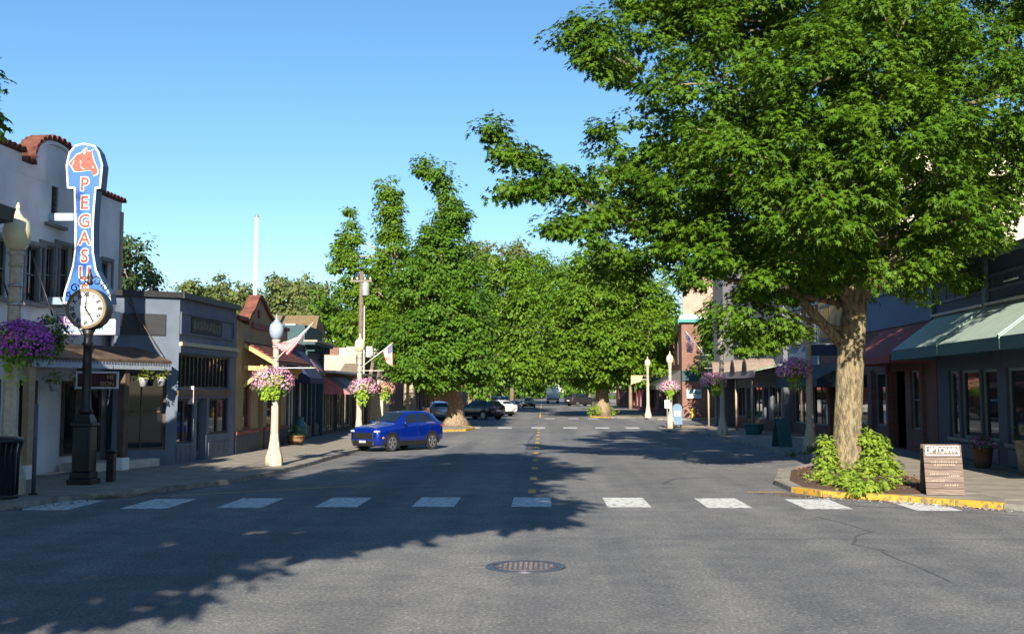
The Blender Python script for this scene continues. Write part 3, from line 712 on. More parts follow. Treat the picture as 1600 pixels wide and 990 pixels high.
ztl = FT.z(490, 512); zc = FT.z(490, 538); opT = [(.4, 2.2, .7, 3.0), (2.5, 3.4, .15, 3.0), (3.7, 5.0, .7, 3.0), (.5, 4.9, 3.3, 4.1)]
shell(FT, tb, 0, FT.L, ztl, 9, M_teal, opT)
for i in (0, 2): window(FT, tb, *opT[i], M_teal, 2, 1, rec=.1)
window(FT, tb, *opT[3], M_teal, 5, 1, rec=.08, name='transom_window'); door(FT, tb, 2.5, 3.4, 3.0, M_wood, rec=.3)
band(FT, tb, -.3, FT.L+.3, .003, .55, zc-.12, zc, M_teal); band(FT, tb, -.35, FT.L+.35, .003, .66, zc+.003, zc+.1, mat('weathered_cornice_cap', (.34, .30, .24), .8))
for i in range(6): band(FT, tb, .2+i*.98, .4+i*.98, .003, .45, zc-.42, zc-.123, M_teal, 'dentil')
band(FT, tb, FT.L-.45, FT.L-.02, .003, .14, .12, zc-.43, M_teal, 'pilaster'); band(FT, tb, .02, .4, .003, .14, .12, zc-.43, M_teal, 'pilaster')
awning(FT, tb, .5, 2.8, 4.2, 3.4, .6, .2, mat('mauve_canvas', (.16, .10, .13), .8))

# ---------------------------------------------------------------- low flat-roofed shop with maroon-ended awning (left)
FM = Facade((-11.7, 60.8), (-12.1, 78)); Lm = FM.L
mbd = E('flat_roof_shop', 'low shop with white roof edge and brown awning with pink ends', 'building', base_of(FM, 0, Lm))
zm = FM.z(520, 583); opM = [(.5, 2.0, .3, 2.5), (2.2, 4.2, .3, 2.5), (4.4, 5.4, .13, 2.5), (5.7, 8.0, .3, 2.5), (8.4, 11, .3, 2.5), (11.6, 12.6, .13, 2.5), (13, 16, .5, 2.5)]
shell(FM, mbd, 0, Lm, zm, 6, mat('brown_siding', (.12, .09, .075), .85, var=.15), opM)
for i, o in enumerate(opM):
    (door(FM, mbd, o[0], o[1], o[3], M_black, rec=.2) if o[2] < .2 else window(FM, mbd, *o, mat('cream_frame', (.42, .38, .30), .7), 2, 1, rec=.08))
band(FM, mbd, -.1, Lm+.1, .003, .75, zm, zm+.10, M_white, 'roof_edge')
awning(FM, mbd, .3, 9.5, zm-.1, 2.34, 1.45, .10, mat('brown_canvas', (.12, .105, .085), .85, var=.12), mat('pink_canvas', (.52, .16, .16), .8))
for i in range(5): MB(FM.T).bar((2.6+i*.95, .25, zm-.2), (2.3+i*.95, 1.15, 2.62), .18, .015).build('painted_stroke', mat('faded_lettering', (.3, .3, .29), .8), mbd)
# shingled mansard and pink block behind it
pk = E('pink_block', 'salmon pink flat-topped block with white roof units behind the low shop', 'building', (-16, 80, .1))
zpk2 = at(520, 555, 80).z
MB().box(-26, -12.9, 79.4, 92, .1, zpk2).build('wall', mat('salmon_stucco', (.60, .36, .28), .85, var=.1), pk)
for i, (a, b, c) in enumerate(((530, 546, 548), (572, 582, 545), (584, 592, 546), (594, 600, 548))):
    p, q = at(a, c, 84), at(b, c, 84); MB().box(p.x, q.x, 84, 85.3, zpk2, p.z-.1+.3).build('roof_unit', M_white, pk, bevel=.05)
p, q = at(541, 541, 83), at(563, 541, 83); MB().box(p.x, q.x, 83, 85, zpk2, p.z).build('roof_hut', MATS['salmon_stucco'], pk)
M_shing = stripes_mat('grey_brown_shingle', (.16, .125, .09), 9, .5, 2)
def mansard(label, px0, px1, y_top, y_bot, Y, inset):
    root = E('shingled_roof', label, 'roof', (at((px0+px1)/2, 600, Y).x, Y, 2.9))
    a, b = at(px0, y_bot, Y), at(px1, y_bot, Y); zt2 = at(px0, y_top, Y+1.2).z; w = inset
    k = 8
    for i in range(k):
        t0, t1 = i/k, (i+1)/k; z0, z1 = a.z+(zt2-a.z)*t0, a.z+(zt2-a.z)*t1; i0, i1 = w*t0, w*t1; y0, y1 = Y+1.2*t0, Y+1.2*t1
        MB().add([(a.x+i0, y0-.04, z0), (b.x-i0*.3, y0-.04, z0), (b.x-i1*.3, y1, z1), (a.x+i1, y1, z1), (a.x+i0, y0+3, z0), (b.x-i0*.3, y0+3, z0), (b.x-i1*.3, y1+3, z1), (a.x+i1, y1+3, z1)],
            [(0,1,2,3),(7,6,5,4),(0,4,5,1),(1,5,6,2),(2,6,7,3),(3,7,4,0)]).build('shingle_course', M_shing, root)
    MB().box(a.x+.2, b.x-.2, Y+.1, Y+3.2, .1, a.z-.003).build('wall', mat('cream_wall', (.55, .48, .36), .85), root)
mansard('wide grey-brown shingled mansard above the low white roof edge', 526, 570, 558, 588, 78.6, .6)
mansard('narrow shingled mansard with dark gable beside the brick wall', 575, 603, 557, 592, 78.6, .1)
# dormant brown roof behind the yellow gable
br = E('shingle_hip_roof', 'mossy brown shingle roof rising behind the yellow gabled shop', 'roof', (-20, 66, .1))
a, b = at(424, 512, 66), at(492, 512, 66); zt3 = at(440, 489, 66).z
MB().add([(a.x-3, 66, a.z-.4), (b.x, 66, a.z-.4), (b.x-.15, 68, zt3), (a.x-3, 68, zt3), (a.x-3, 70, a.z-.4), (b.x, 70, a.z-.4)], [(0,1,2,3),(3,2,5,4),(1,5,2),(0,3,4),(0,4,5,1)]).build('roof', mat('mossy_shingle', (.22, .15, .08), .9, c2=(.12, .09, .045), scale=6), br)
MB().box(a.x-2.8, b.x-.2, 66.2, 69.8, .1, a.z-.41).build('wall', MATS['cream_wall'], br)
p = at(444, 505, 58); MB().box(p.x, p.x+.5, 58.3, 59.0, 4, p.z).build('roof_unit', M_white, br)
# brick end wall and red shop beyond the first cross street (left)
M_brick = brick_mat('red_brick', (.30, .115, .075), (.22, .08, .055), (.30, .25, .2))
lb = E('brick_corner_block', 'two-storey brick block beyond the cross street on the left', 'building', (-14, 104, .1))
a, b = at(600, 570, 104), at(640, 570, 104)
FLB = Facade((-12.3, 103.5), (-12.3, 128)); shell(FLB, lb, 0, 24.5, at(610, 560, 104).z+1.0, 14, M_brick, [(2+i*4, 4+i*4, .5, 2.9) for i in range(5)]+[(2.3+i*4, 3.6+i*4, 4.0, 5.2) for i in range(5)])
for i in range(5):
    window(FLB, lb, 2+i*4, 4+i*4, .5, 2.9, M_white, 2, 1); window(FLB, lb, 2.3+i*4, 3.6+i*4, 4.0, 5.2, M_white, 1, 2)
awning(FLB, lb, .5, 11, 3.5, 2.7, 1.6, .3, mat('plum_canvas', (.12, .03, .05), .8)); awning(FLB, lb, 12, 23, 3.5, 2.7, 1.5, .3, mat('black_canvas', (.02, .02, .022), .8))
rs_ = E('red_shopfront', 'row of salmon-red single-storey shopfronts behind the parked cars', 'building', (-13, 150, .1))
FRS = Facade((-12.2, 130), (-12.0, 190)); shell(FRS, rs_, 0, 60, 5.2, 12, mat('salmon_red_front', (.55, .17, .10), .8), [(1.5+i*5, 5+i*5, .5, 2.8) for i in range(11)])
for i in range(11): window(FRS, rs_, 1.5+i*5, 5+i*5, .5, 2.8, M_white, 2, 1)
awning(FRS, rs_, 2, 20, 3.6, 2.9, 1.4, .3, MATS['pink_canvas'])
# ================================================================ right-hand street front
M_bluegrey = mat('blue_grey_panel', (.045, .068, .105), .75, var=.08, scale=2); M_trimteal = mat('weathered_teal_trim', (.13, .20, .21), .7, var=.12)
M_seafoam = mat('seafoam_canvas', (.36, .47, .41), .85, var=.06, scale=1.5, bump=.1, bscale=3); M_seaedge = mat('seafoam_binding', (.42, .60, .54), .8, var=.04); M_deepteal = mat('deep_teal_canvas', (.045, .12, .15), .8, var=.08)
M_frame = mat('grey_green_frame', (.15, .19, .20), .6, var=.1)
M_rbrick = brick_mat('dark_red_brick', (.20, .075, .06), (.13, .05, .045), (.16, .14, .13))
# teal-awning shop
F1 = Facade((13.5, 23.5), (14.2, 42.0)); L1 = F1.L
r1 = E('seafoam_awning_shop', 'blue-grey panelled shop with two seafoam green canvas awnings', 'building', base_of(F1, 0, L1))
z1 = F1.z(1520, 405)
uL = F1.u(1480); op1 = []
def addw(a, b, z0=.85, z1_=3.1): u1, u0 = F1.u(a), F1.u(b); op1.append((u0, u1, z0, z1_))
addw(1482, 1497); addw(1500, 1530); addw(1533, 1558); addw(1572, 1640); addw(1650, 1790)
shell(F1, r1, 0, L1, z1, 12, M_bluegrey, op1, roofz=z1-.6)
for o in op1: window(F1, r1, *o, M_frame, 1, 1, rec=.12, fw=.09)
band(F1, r1, -.1, L1+.02, .003, .16, z1-.16, z1+.06, M_trimteal, 'cornice')
zb1 = F1.z(1500, 486)+.05
us = [F1.u(px) for px in (1463, 1548, 1660, 1850)]
for i, u in enumerate(us): MB(F1.T).box(u-.16, u+.16, .003, .12, zb1, z1-.17).build('pilaster', M_trimteal, r1)
for i in range(3):
    b_, a_ = us[i]-.17, us[i+1]+.17; mb = MB(F1.T); mb.box(a_, b_, .003, .05, zb1+.35, zb1+.45); mb.box(a_, b_, .003, .05, z1-.75, z1-.65); mb.build('panel_rail', M_slate2, r1)
    band(F1, r1, a_, b_, .003, .18, zb1-.08, zb1, mat('pale_flashing', (.45, .42, .38), .6), 'flashing')
    for k in range(6):
        u = a_+(b_-a_)*(k+.5)/6; MB(F1.T).box(u-.02, u+.02, .003, .025, zb1+.46, z1-.76).build('batten', M_slate2, r1)
uw0, uw1 = F1.u(1560), L1
for (u0, u1) in ((F1.u(1548)+.04, L1-.02), (F1.u(1660), F1.u(1548)-.06), (.1, F1.u(1660)-.12)):
    a = awning(F1, r1, u0, u1, zb1-.1, 3.86, 1.6, .36, M_seafoam, M_deepteal, ends=True)
    MB(F1.T).bar((u0+.03, .02, zb1-.06), (u0+.03, 1.62, 3.90), .12, .03).build('binding', M_seaedge, a)
    MB(F1.T).add([(u0-.004, .03, zb1-.12), (u0-.004, 1.6, 3.85), (u0-.004, 1.6, 3.52), (u0-.004, 1.35, 3.75), (u0-.004, .03, zb1-.32)], [(0,1,2,3,4)]).build('end_flap', M_seaedge, a)
for o in op1: MB(F1.T).box(o[0]-.05, o[1]+.05, .003, .10, .74, .845).build('sill', M_frame, r1)
for o in op1: MB(F1.T).box(o[0]+.05, o[1]-.05, .003, .03, .2, .66).build('base_panel', M_slate2, r1)
MB(F1.T).tube([(F1.u(1600), .06, zb1+.55), (F1.u(1578), .06, zb1+.55)], .03, 6).build('conduit', M_white, r1)

# maroon-awning shop with brick piers
F2 = Facade((14.2, 42.1), (14.3, 53.2)); L2 = F2.L
r2 = E('maroon_awning_shop', 'blue fascia shop with maroon awning and dark brick piers behind the big tree', 'building', base_of(F2, 0, L2))
z2 = F2.z(1440, 440)
def uu2(a, b): return F2.u(b), F2.u(a)
op2 = [(*uu2(1422, 1440), .95, 3.2), (*uu2(1392, 1414), .13, 3.2), (*uu2(1366, 1384), .95, 3.2), (*uu2(1330, 1355), .95, 3.2)]
shell(F2, r2, 0, L2, z2, 12, M_rbrick, op2, roofz=z2-.5)
for i in (0, 2, 3): window(F2, r2, *op2[i], M_frame, 1, 2 if i == 0 else 1, rec=.12)
door(F2, r2, op2[1][0], op2[1][1], 2.6, M_black, rec=.6); band(F2, r2, op2[1][0], op2[1][1], -.55, -.5, 2.6, 3.2, M_dark, 'transom')
zb2 = F2.z(1440, 503); band(F2, r2, .02, L2, .003, .06, zb2, z2-.12, mat('denim_blue_fascia', (.085, .13, .22), .75, var=.06), 'fascia')
band(F2, r2, 0, L2, .003, .14, z2-.12, z2+.05, M_trimteal); band(F2, r2, .0, .14, .061, .12, zb2, z2-.13, M_trimteal, 'edge_trim')
awning(F2, r2, .5, 6.5, zb2-.05, 3.72, 1.5, .28, mat('maroon_canvas', (.22, .055, .055), .85, var=.1))
for u in (op2[0][0]-.35, op2[1][1]+.1, op2[2][1]+.1): band(F2, r2, u, u+.28, .003, .12, .12, 3.3, M_rbrick, 'brick_pier')
MB(F2.T).box(op2[2][0]+.1, op2[2][0]+.55, -.06, -.05, 1.15, 1.6).build('notice', mat('paper', (.6, .58, .52), .8), r2)

# beige tall block behind
bz = E('beige_tall_block', 'tall cream-rendered block lit by the sun above the blue parapets', 'building', (22, 58, .1))
MB().box(17.0, 44, 58, 74, .1, 14.6).build('wall', mat('cream_render', (.72, .62, .47), .9, var=.05), bz)
a, b = at(1522, 370, 58), at(1549, 345, 58)
FZ = Facade((17, 58), (44, 58)); 
w = window(FZ, bz, a.x-17, b.x-17, a.z, b.z, M_white, 1, 2, rec=-.05, out=.02, fw=.12)
for i in range(1, 4): window(FZ, bz, a.x-17+i*4.5, b.x-17+i*4.5, a.z, b.z, M_white, 1, 2, rec=-.05, out=.02, fw=.12)
MB().box(b.x+.25, b.x+.33, 57.9, 57.98, 5, 14.4).build('downpipe', mat('beige_pipe', (.5, .43, .33), .6), bz)

# mixed-colour two-storey front
F3 = Facade((14.3, 53.3), (13.7, 64.5)); L3 = F3.L
r3 = E('ochre_and_blue_shop', 'two-storey front painted ochre and blue above a dark canopy', 'building', base_of(F3, 0, L3))
op3 = [(.6, 2.6, .7, 2.9), (3.0, 4.0, .13, 2.7), (4.4, 7.0, .7, 2.9), (7.4, 10.6, .7, 2.9)]; up3 = [(1.2, 2.5, 5.0, 6.6), (3.6, 4.9, 5.0, 6.6), (6.2, 7.5, 5.0, 6.6), (8.8, 10.2, 5.0, 6.6)]
shell(F3, r3, 0, L3, 8.6, 12, M_rbrick, op3+up3)
door(F3, r3, 3.0, 4.0, 2.7, M_wood, rec=.4)
for i in (0, 2, 3): window(F3, r3, *op3[i], M_frame, 2, 1)
for o in up3: window(F3, r3, *o, M_white, 3, 1, rec=.1, bars=.05); casing(F3, r3, *o, M_slate2)
band(F3, r3, .0, 5.4, .003, .04, 4.4, 8.5, mat('ochre_stucco', (.34, .22, .075), .85), 'upper_front'); 
for o in up3[:2]: pass
band(F3, r3, 5.45, L3, .003, .04, 3.6, 4.85, mat('dusty_blue_stucco', (.14, .19, .26), .85), 'upper_front'); band(F3, r3, 5.45, L3, .003, .04, 6.8, 8.5, MATS['dusty_blue_stucco'], 'upper_front')
awning(F3, r3, .2, 7.5, 3.75, 3.0, 1.7, .4, mat('black_teal_canvas', (.02, .045, .05), .8))
# blue hanging sign box on a white mast
hs = E('hanging_sign_box', 'small navy blue sign box with pale edge hung over the dark canopy', 'sign', (12.2, 52, 3.6))
a, b = at(1263, 555, 52), at(1308, 538, 52); MB().box(a.x, b.x, 52, 52.25, a.z, b.z).build('box', mat('navy_sign', (.03, .045, .10), .5), hs, bevel=.03)
MB().box(a.x-.03, b.x+.03, 51.98, 52.27, b.z+.003, b.z+.05).build('top_edge', M_white, hs); p = at(1279, 560, 52.1); MB().tube([(p.x, 52.12, 3.6), (p.x, 52.12, 5.4)], .04, 8).build('mast', M_white, hs)

# arched-canopy arcade
F4 = Facade((13.4, 64.7), (12.4, 75.2)); L4 = F4.L
r4 = E('arched_canopy_shop', 'shaded shop with a green sheet canopy edged by small dark arches', 'building', base_of(F4, 0, L4))
op4 = [(.5, 2.6, .8, 2.7), (3.0, 3.9, .13, 2.6), (4.3, 6.4, .8, 2.7), (6.8, 7.7, .13, 2.6), (8.1, 10.1, .8, 2.7)]; up4 = [(1+i*2.5, 2.1+i*2.5, 4.6, 6.2) for i in range(4)]
shell(F4, r4, 0, L4, 9.2, 12, mat('grey_blue_siding', (.13, .14, .165), .8), op4+up4)
for i, o in enumerate(op4): (door(F4, r4, o[0], o[1], o[3], M_wood, rec=.3) if o[2] < .3 else window(F4, r4, *o, M_frame, 2, 1))
for o in up4: window(F4, r4, *o, M_white, 3, 1, rec=.1); casing(F4, r4, *o, M_slate2)
band(F4, r4, 0, L4, .003, .05, .12, .75, M_rbrick, 'brick_base')
cz = 3.2; cp = MB(F4.T).add([(-1, .02, cz+.75), (L4, .02, cz+.75), (L4, 1.9, cz+.35), (-1, 1.9, cz+.35), (-1, .02, cz+.69), (L4, .02, cz+.69), (L4, 1.9, cz+.29), (-1, 1.9, cz+.29)],
    [(0,1,2,3),(7,6,5,4),(0,4,5,1),(1,5,6,2),(2,6,7,3),(3,7,4,0)]).build('canopy', mat('verdigris_sheet', (.30, .36, .26), .7, var=.2, scale=3), r4)
MB(F4.T).box(-1, L4, 1.902, 1.98, cz-.05, cz+.345).build('canopy_fascia', mat('mauve_grey_fascia', (.24, .20, .20), .7), cp)
for i in range(4):
    u = .7+i*2.6; pts = [(u+.55*math.cos(t), cz+.3+.75*math.sin(t)) for t in [math.pi*k/8 for k in range(9)]]
    MB(F4.T).prism(pts, .4, 2.03, axis='y').build('arch_hood', mat('arch_brown', (.20, .15, .12), .8), cp)
    q = [(u+.42*math.cos(t), cz+.3+.58*math.sin(t)) for t in [math.pi*k/8 for k in range(9)]]
    MB(F4.T).prism(q, 2.032, 2.05, axis='y').build('arch_panel', M_dark, cp)
for i in range(4): MB(F4.T).tube([(.2+i*3.4, 1.75, .12), (.2+i*3.4, 1.75, cz-.04)], .06, 8).build('canopy_post', M_tan, r4)
# end building with balcony rail, beside the second junction
F5 = Facade((11.75, 75.25), (11.45, 77.6)); r5 = E('balcony_end_building', 'dark boarded end building with a thin balcony railing', 'building', base_of(F5, 0, F5.L))
shell(F5, r5, 0, F5.L, 10.2, 12, stripes_mat('dark_boarding', (.10, .10, .11), 5, .4, 1), [(.4, 1.9, .13, 2.6)]); window(F5, r5, .4, 1.9, .13, 2.6, M_frame, 2, 1)
bal = MB(F5.T); bal.box(-.2, F5.L, .02, 1.1, 3.55, 3.7); bp_ = bal.build('balcony', M_black, r5)
MB(F5.T).tube([(-.2, 1.08, 4.75), (F5.L, 1.08, 4.75)], .03, 6).build('rail', mat('grey_rail', (.35, .34, .32), .5), bp_)
for i in range(9): MB(F5.T).tube([(-.15+i*.3, 1.08, 3.7), (-.15+i*.3, 1.08, 4.75)], .015, 5).build('baluster', M_black, bp_)

# brick corner block across the second junction (right)
F6 = Facade((12.15, 101.5), (12.1, 124)); L6 = F6.L
r6 = E('brick_block_teal_cornice', 'red brick corner block with teal cornice and paler upper storey', 'building', (16, 101.5, .1))
zc6 = at(1090, 504, 101.5).z; ztop = at(1090, 432, 101.5).z
sw = MB().box(12.15, 30, 101.2, 101.5, .1, zc6).build('side_wall', M_brick, r6)
MB().box(12.3, 30, 101.25, 101.5, zc6+.65, ztop).build('upper_wall', brick_mat('pale_brick', (.62, .36, .27), (.52, .30, .22), (.5, .42, .35)), r6)
c = MB().box(11.8, 30, 100.85, 101.6, zc6+.003, zc6+.30).build('cornice', mat('teal_cornice', (.05, .25, .22), .6), r6); MB().box(11.95, 30, 101.0, 101.6, zc6+.303, zc6+.5).build('cornice_step', M_white, c); MB().box(12.1, 30, 101.1, 101.6, zc6+.503, zc6+.647).build('cornice_cap', M_white, c)
MB().box(12.15, 30, 101.1, 101.195, 3.3, 4.2).build('belt_course', M_teal, r6)
FS = Facade((12.15, 101.2), (30, 101.2))
a = at(1096, 555, 101.2).x-12.15; z0, z1_ = at(1100, 558, 101.2).z, at(1100, 526, 101.2).z
window(FS, r6, a, a+1.35, z0, z1_, M_white, 1, 2, rec=-.05, out=.02, fw=.12)
op6 = [(1+i*3.2, 3.2+i*3.2, .5, 3.0) for i in range(6)]; up6 = [(1.3+i*3.2, 2.7+i*3.2, 4.8, 7.2) for i in range(6)]
shell(F6, r6, .05, L6, zc6, 12, M_brick, op6+up6)
for o in op6: window(F6, r6, *o, M_frame, 2, 1)
for o in up6: window(F6, r6, *o, M_white, 1, 2)
awning(F6, r6, .5, 12, 4.3, 2.9, 2.2, .35, mat('charcoal_canvas', (.06, .062, .06), .8))
ws = E('wall_sign', 'pale blue rectangular sign with dark lettering on the shaded brick wall', 'sign', (13.4, 101.05, 2))
a, b = at(1073, 622, 101.05), at(1096, 608, 101.05); MB().box(a.x, b.x, 101.03, 101.09, a.z, b.z).build('board', mat('pale_blue_board', (.45, .56, .62), .6), ws)
cx = (a.x+b.x)/2; 
for i in range(9): MB().box(a.x+.18+i*.12, a.x+.25+i*.12, 101.0, 101.025, (a.z+b.z)/2-.02, (a.z+b.z)/2+.12+.06*(i % 3)).build('letter_mark', mat('dark_green_ink', (.02, .07, .08), .7), ws)
# far right red shops
F7 = Facade((12.1, 124.5), (12.0, 190)); r7 = E('dark_red_far_shops', 'dark red shop row seen past the right-hand lamp posts', 'building', base_of(F7, 0, F7.L))
op7 = [(1.5+i*5, 5+i*5, .5, 2.8) for i in range(12)]; shell(F7, r7, 0, F7.L, 7.2, 12, mat('dark_red_front', (.20, .04, .035), .8), op7)
for o in op7: window(F7, r7, *o, M_frame, 2, 1)
awning(F7, r7, 1, 12, 3.9, 3.0, 1.6, .4, mat('blue_black_canvas', (.02, .025, .05), .8))
# ================================================================ street furniture
M_globe = mat('cream_globe', (.64, .56, .36), .35, var=.04, spec=.5); M_clear = mat('clear_globe', (.30, .37, .48), .1, var=.05, spec=.8)
def make_lamp(label, loc, gm, sc=1, group='concrete street lamps', arms=()):
    t = E('street_lamp', label, 'street lamp', loc, 0, group)
    MB().lathe([(.27*sc, 0), (.27*sc, .24*sc), (.25*sc, .30*sc), (.19*sc, .50*sc), (.145*sc, .78*sc), (.125*sc, 1.0*sc)], n=8, smooth=False).build('base', M_conc, t, local=True)
    MB().lathe([(.123*sc, 1.002*sc), (.115*sc, 1.8*sc), (.10*sc, 2.9*sc), (.09*sc, 3.62*sc)], n=8, smooth=False).build('shaft', M_conc, t, local=True)
    MB().lathe([(.10*sc, 3.622*sc), (.125*sc, 3.66*sc), (.095*sc, 3.72*sc), (.11*sc, 3.80*sc), (.14*sc, 3.84*sc), (.13*sc, 3.88*sc)], n=12).build('collar', M_conc, t, local=True)
    g = MB().lathe([(.10*sc, 3.882*sc), (.17*sc, 3.96*sc), (.215*sc, 4.08*sc), (.225*sc, 4.20*sc), (.20*sc, 4.33*sc), (.13*sc, 4.42*sc)], n=16).build('globe', gm, t, local=True)
    MB().lathe([(.13*sc, 4.422*sc), (.07*sc, 4.47*sc), (.04*sc, 4.52*sc), (.025*sc, 4.57*sc), (.04*sc, 4.60*sc), (.01*sc, 4.68*sc)], n=12).build('finial', gm, g, local=True)
    for (a, b, r) in arms: MB().tube([a, b], r, 6).build('banner_arm', mat('white_arm', (.7, .68, .62), .5), t, local=True)
    for z in (3.0, 3.3): MB().lathe([(.115*sc, z*sc), (.115*sc, (z+.05)*sc)], n=10).build('clamp', mat('steel_clamp', (.4, .4, .4), .4, metal=.7), t, local=True)
    return t
Z0 = .12
LP = [(tuple(at(27, 360, 25.6).xy), 'tall cream-globed lamp above the purple flowers at left edge', M_globe, 1.40), ((-8.3, 35.7), 'concrete lamp with clear glass globe in front of the yellow gabled shop', M_clear, 1),
      ((-8.2, 51.5), 'concrete lamp with round cream globe behind the blue car bonnet', M_globe, 1.04), ((10.0, 43.7), 'concrete lamp with purple baskets just left of the big tree trunk', M_globe, 1.13),
      ((9.45, 61.3), 'concrete lamp with cream globe carrying the right-hand flag', M_globe, 1.13), ((7.9, 72), 'corner lamp with pink basket beside a small white sign', M_globe, 1.02), ((9.05, 100), 'plain concrete lamp across the second junction, without a basket', M_globe, 1.13), ((-9.6, 82), 'pale lamp post seen just behind the blue car roof', M_globe, 1.1)]
arms = {0: [((0, -.02, 3.75), (.95, -.02, 3.75), .012)], 1: [((0, -.1, 3.0), (1.25, -.1, 3.0), .015)], 2: [((-.0, 0, 3.2), (1.1, 0, 3.2), .015)], 3: [((0, 0, 3.95), (-.8, 0, 3.95), .02)], 4: [((0, 0, 3.5), (-.9, 0, 3.5), .02)], 6: [((0, 0, 3.3), (-1.0, 0, 3.3), .03)]}
lamps = [make_lamp(l, (x, y, Z0), g, s, arms=arms.get(i, ())) for i, ((x, y), l, g, s) in enumerate(LP)]

# ---- flower baskets
M_pink = leaf_mat('pink_petunia', (.58, .13, .32), (.85, .48, .62), .25, rough=.7); M_purple = leaf_mat('purple_petunia', (.30, .035, .36), (.58, .13, .58), .25, rough=.7)
M_trail = leaf_mat('lime_trailing_leaf', (.16, .30, .02), (.30, .44, .05), .35); M_dkleaf = leaf_mat('basket_leaf', (.04, .10, .015), (.08, .18, .03), .3)
def basket(label, loc, r, fm, n, fs, trail=1.0, seed=0, group='hanging flower baskets', lobes=None, tdrop=1.0):
    np.random.seed(100+seed); random.seed(seed)
    t = E('flower_basket', label, 'flower basket', loc, 0, group)
    MB().lathe([(.10, -.35*r), (.42*r, -.30*r), (.55*r, -.05), (.55*r, 0)], n=12).build('wire_basket', M_black, t, local=True)
    lobes = lobes or [(-.42, -.1, .0, .66, .72), (.42, .1, .0, .66, .72), (0, -.38, .12, .6, .66)]
    P = []; D = []
    for _ in range(n*3):
        lx, ly, lz, lr, lh = random.choice(lobes); d = rnd(1)[0]
        if d[2] < -.55: continue
        k = np.random.uniform(.82, 1.04)*(1+.10*math.sin(5*d[0]+seed)*math.sin(4*d[2]+d[1]*3))
        P.append((lx*r+d[0]*lr*r*k, ly*r+d[1]*lr*r*k, lz*r+d[2]*lh*r*k)); D.append(d)
        if len(P) >= n: break
    P = np.array(P)+np.array(loc); D = np.array(D); tt = np.cross(D, rnd(len(D))); 
    scatter('blossoms', P, tt, D+rnd(len(D))*.35, np.random.uniform(.7, 1.25, len(D))*fs, PETAL, fm, t)
    m = n//2; P2 = []; D2 = []
    for _ in range(m):
        lx, ly, lz, lr, lh = random.choice(lobes); d = rnd(1)[0]; k = np.random.uniform(.55, .95); P2.append((lx*r+d[0]*lr*r*k, ly*r+d[1]*lr*r*k, lz*r+d[2]*lh*r*k)); D2.append(d)
    P2 = np.array(P2)+np.array(loc); D2 = np.array(D2); scatter('foliage', P2, D2*.6+rnd(m)*.5+np.array([0, 0, -.5]), D2+np.array([0, 0, .5]), np.random.uniform(.8, 1.4, m)*fs*1.3, QUAD, M_dkleaf, t)
    # trailing vines
    q = int(n*.5*trail)
    if q:
        V = []; 
        cols = [(random.uniform(-.3, .35)*r, -.35*r+random.uniform(-.25, .25)*r, random.uniform(.6, 1.25)*tdrop) for _ in range(9)]
        for i in range(q):
            cx, cy, L = random.choice(cols); s = random.random(); V.append((cx+random.gauss(0, .09)*r*(1.2-s*.4), cy+random.gauss(0, .09)*r, .35*r-s*(L*r+.35*r)))
        V = np.array(V)+np.array(loc); out = np.tile([0, -.7, -.6], (q, 1))+rnd(q)*.7
        scatter('trailing_vines', V, out, np.tile([0, -.8, .6], (q, 1))+rnd(q)*.5, np.random.uniform(.8, 1.5, q)*fs*1.5, LOBE, M_trail, t)
    return t
def zat(px, py, Y): return at(px, py, Y).z
basket('huge purple petunia basket at the left edge', (*at(38, 540, 25.1).xy, zat(38, 536, 25.1)), .78, M_purple, 1500, .062, .25, 1, lobes=[(-.35, -.1, 0, .75, .62), (.25, -.3, -.05, .72, .6), (-.1, .2, .2, .7, .5)])
nb = basket('leafy green basket half hidden behind the huge purple one', (*at(76, 525, 26.2).xy, zat(76, 525, 26.2)), .62, M_purple, 120, .06, .6, 2)
np.random.seed(3); k = 500; d = rnd(k); scatter('leaf_mound', np.array(nb.location)+d*np.array([.45, .4, .5])*np.random.uniform(.7, 1, (k, 1)), d*.5+np.array([0, 0, -.6])+rnd(k)*.4, d+np.array([0, 0, .5]), np.random.uniform(.07, .13, k), LOBE, M_dkleaf, nb)
basket('pink basket with lime trailing vines on the clear-globed lamp', (*at(425, 600, 35.6).xy, zat(425, 596, 35.6)), .62, M_pink, 1300, .055, 1.3, 4, tdrop=.9)
basket('pink basket on the lamp behind the blue car', (*at(568, 606, 51.4).xy, zat(568, 606, 51.4)), .62, M_pink, 800, .065, 1.0, 5, tdrop=1.0)
basket('orange-tinged small pink basket overhanging the shop wall beyond the blue car lamp', (*at(601, 610, 56).xy, zat(601, 608, 56)), .5, leaf_mat('coral_petunia', (.5, .16, .22), (.75, .42, .30), .25), 500, .065, .9, 6)
basket('deep purple basket beside the big tree trunk', (*at(1240, 582, 43.6).xy, zat(1240, 578, 43.6)), .66, leaf_mat('violet_petunia', (.48, .08, .46), (.85, .42, .72), .25), 1300, .06, .35, 7)
basket('pink basket on the flag lamp in the right-hand shade', (*at(1115, 596, 61.2).xy, zat(1115, 596, 61.2)), .68, M_pink, 1100, .07, .8, 8, tdrop=.9)
basket('pink basket on the corner lamp by the small white sign', (*at(1047, 605, 71.9).xy, zat(1047, 605, 71.9)), .60, M_pink, 800, .075, .8, 9, tdrop=.9)
basket('pale pink basket far off behind the left kerb tree', (*at(737, 600, 112).xy, zat(737, 602, 112)), .9, MATS.get('x') or bpy.data.materials['coral_petunia'], 400, .14, .7, 10)

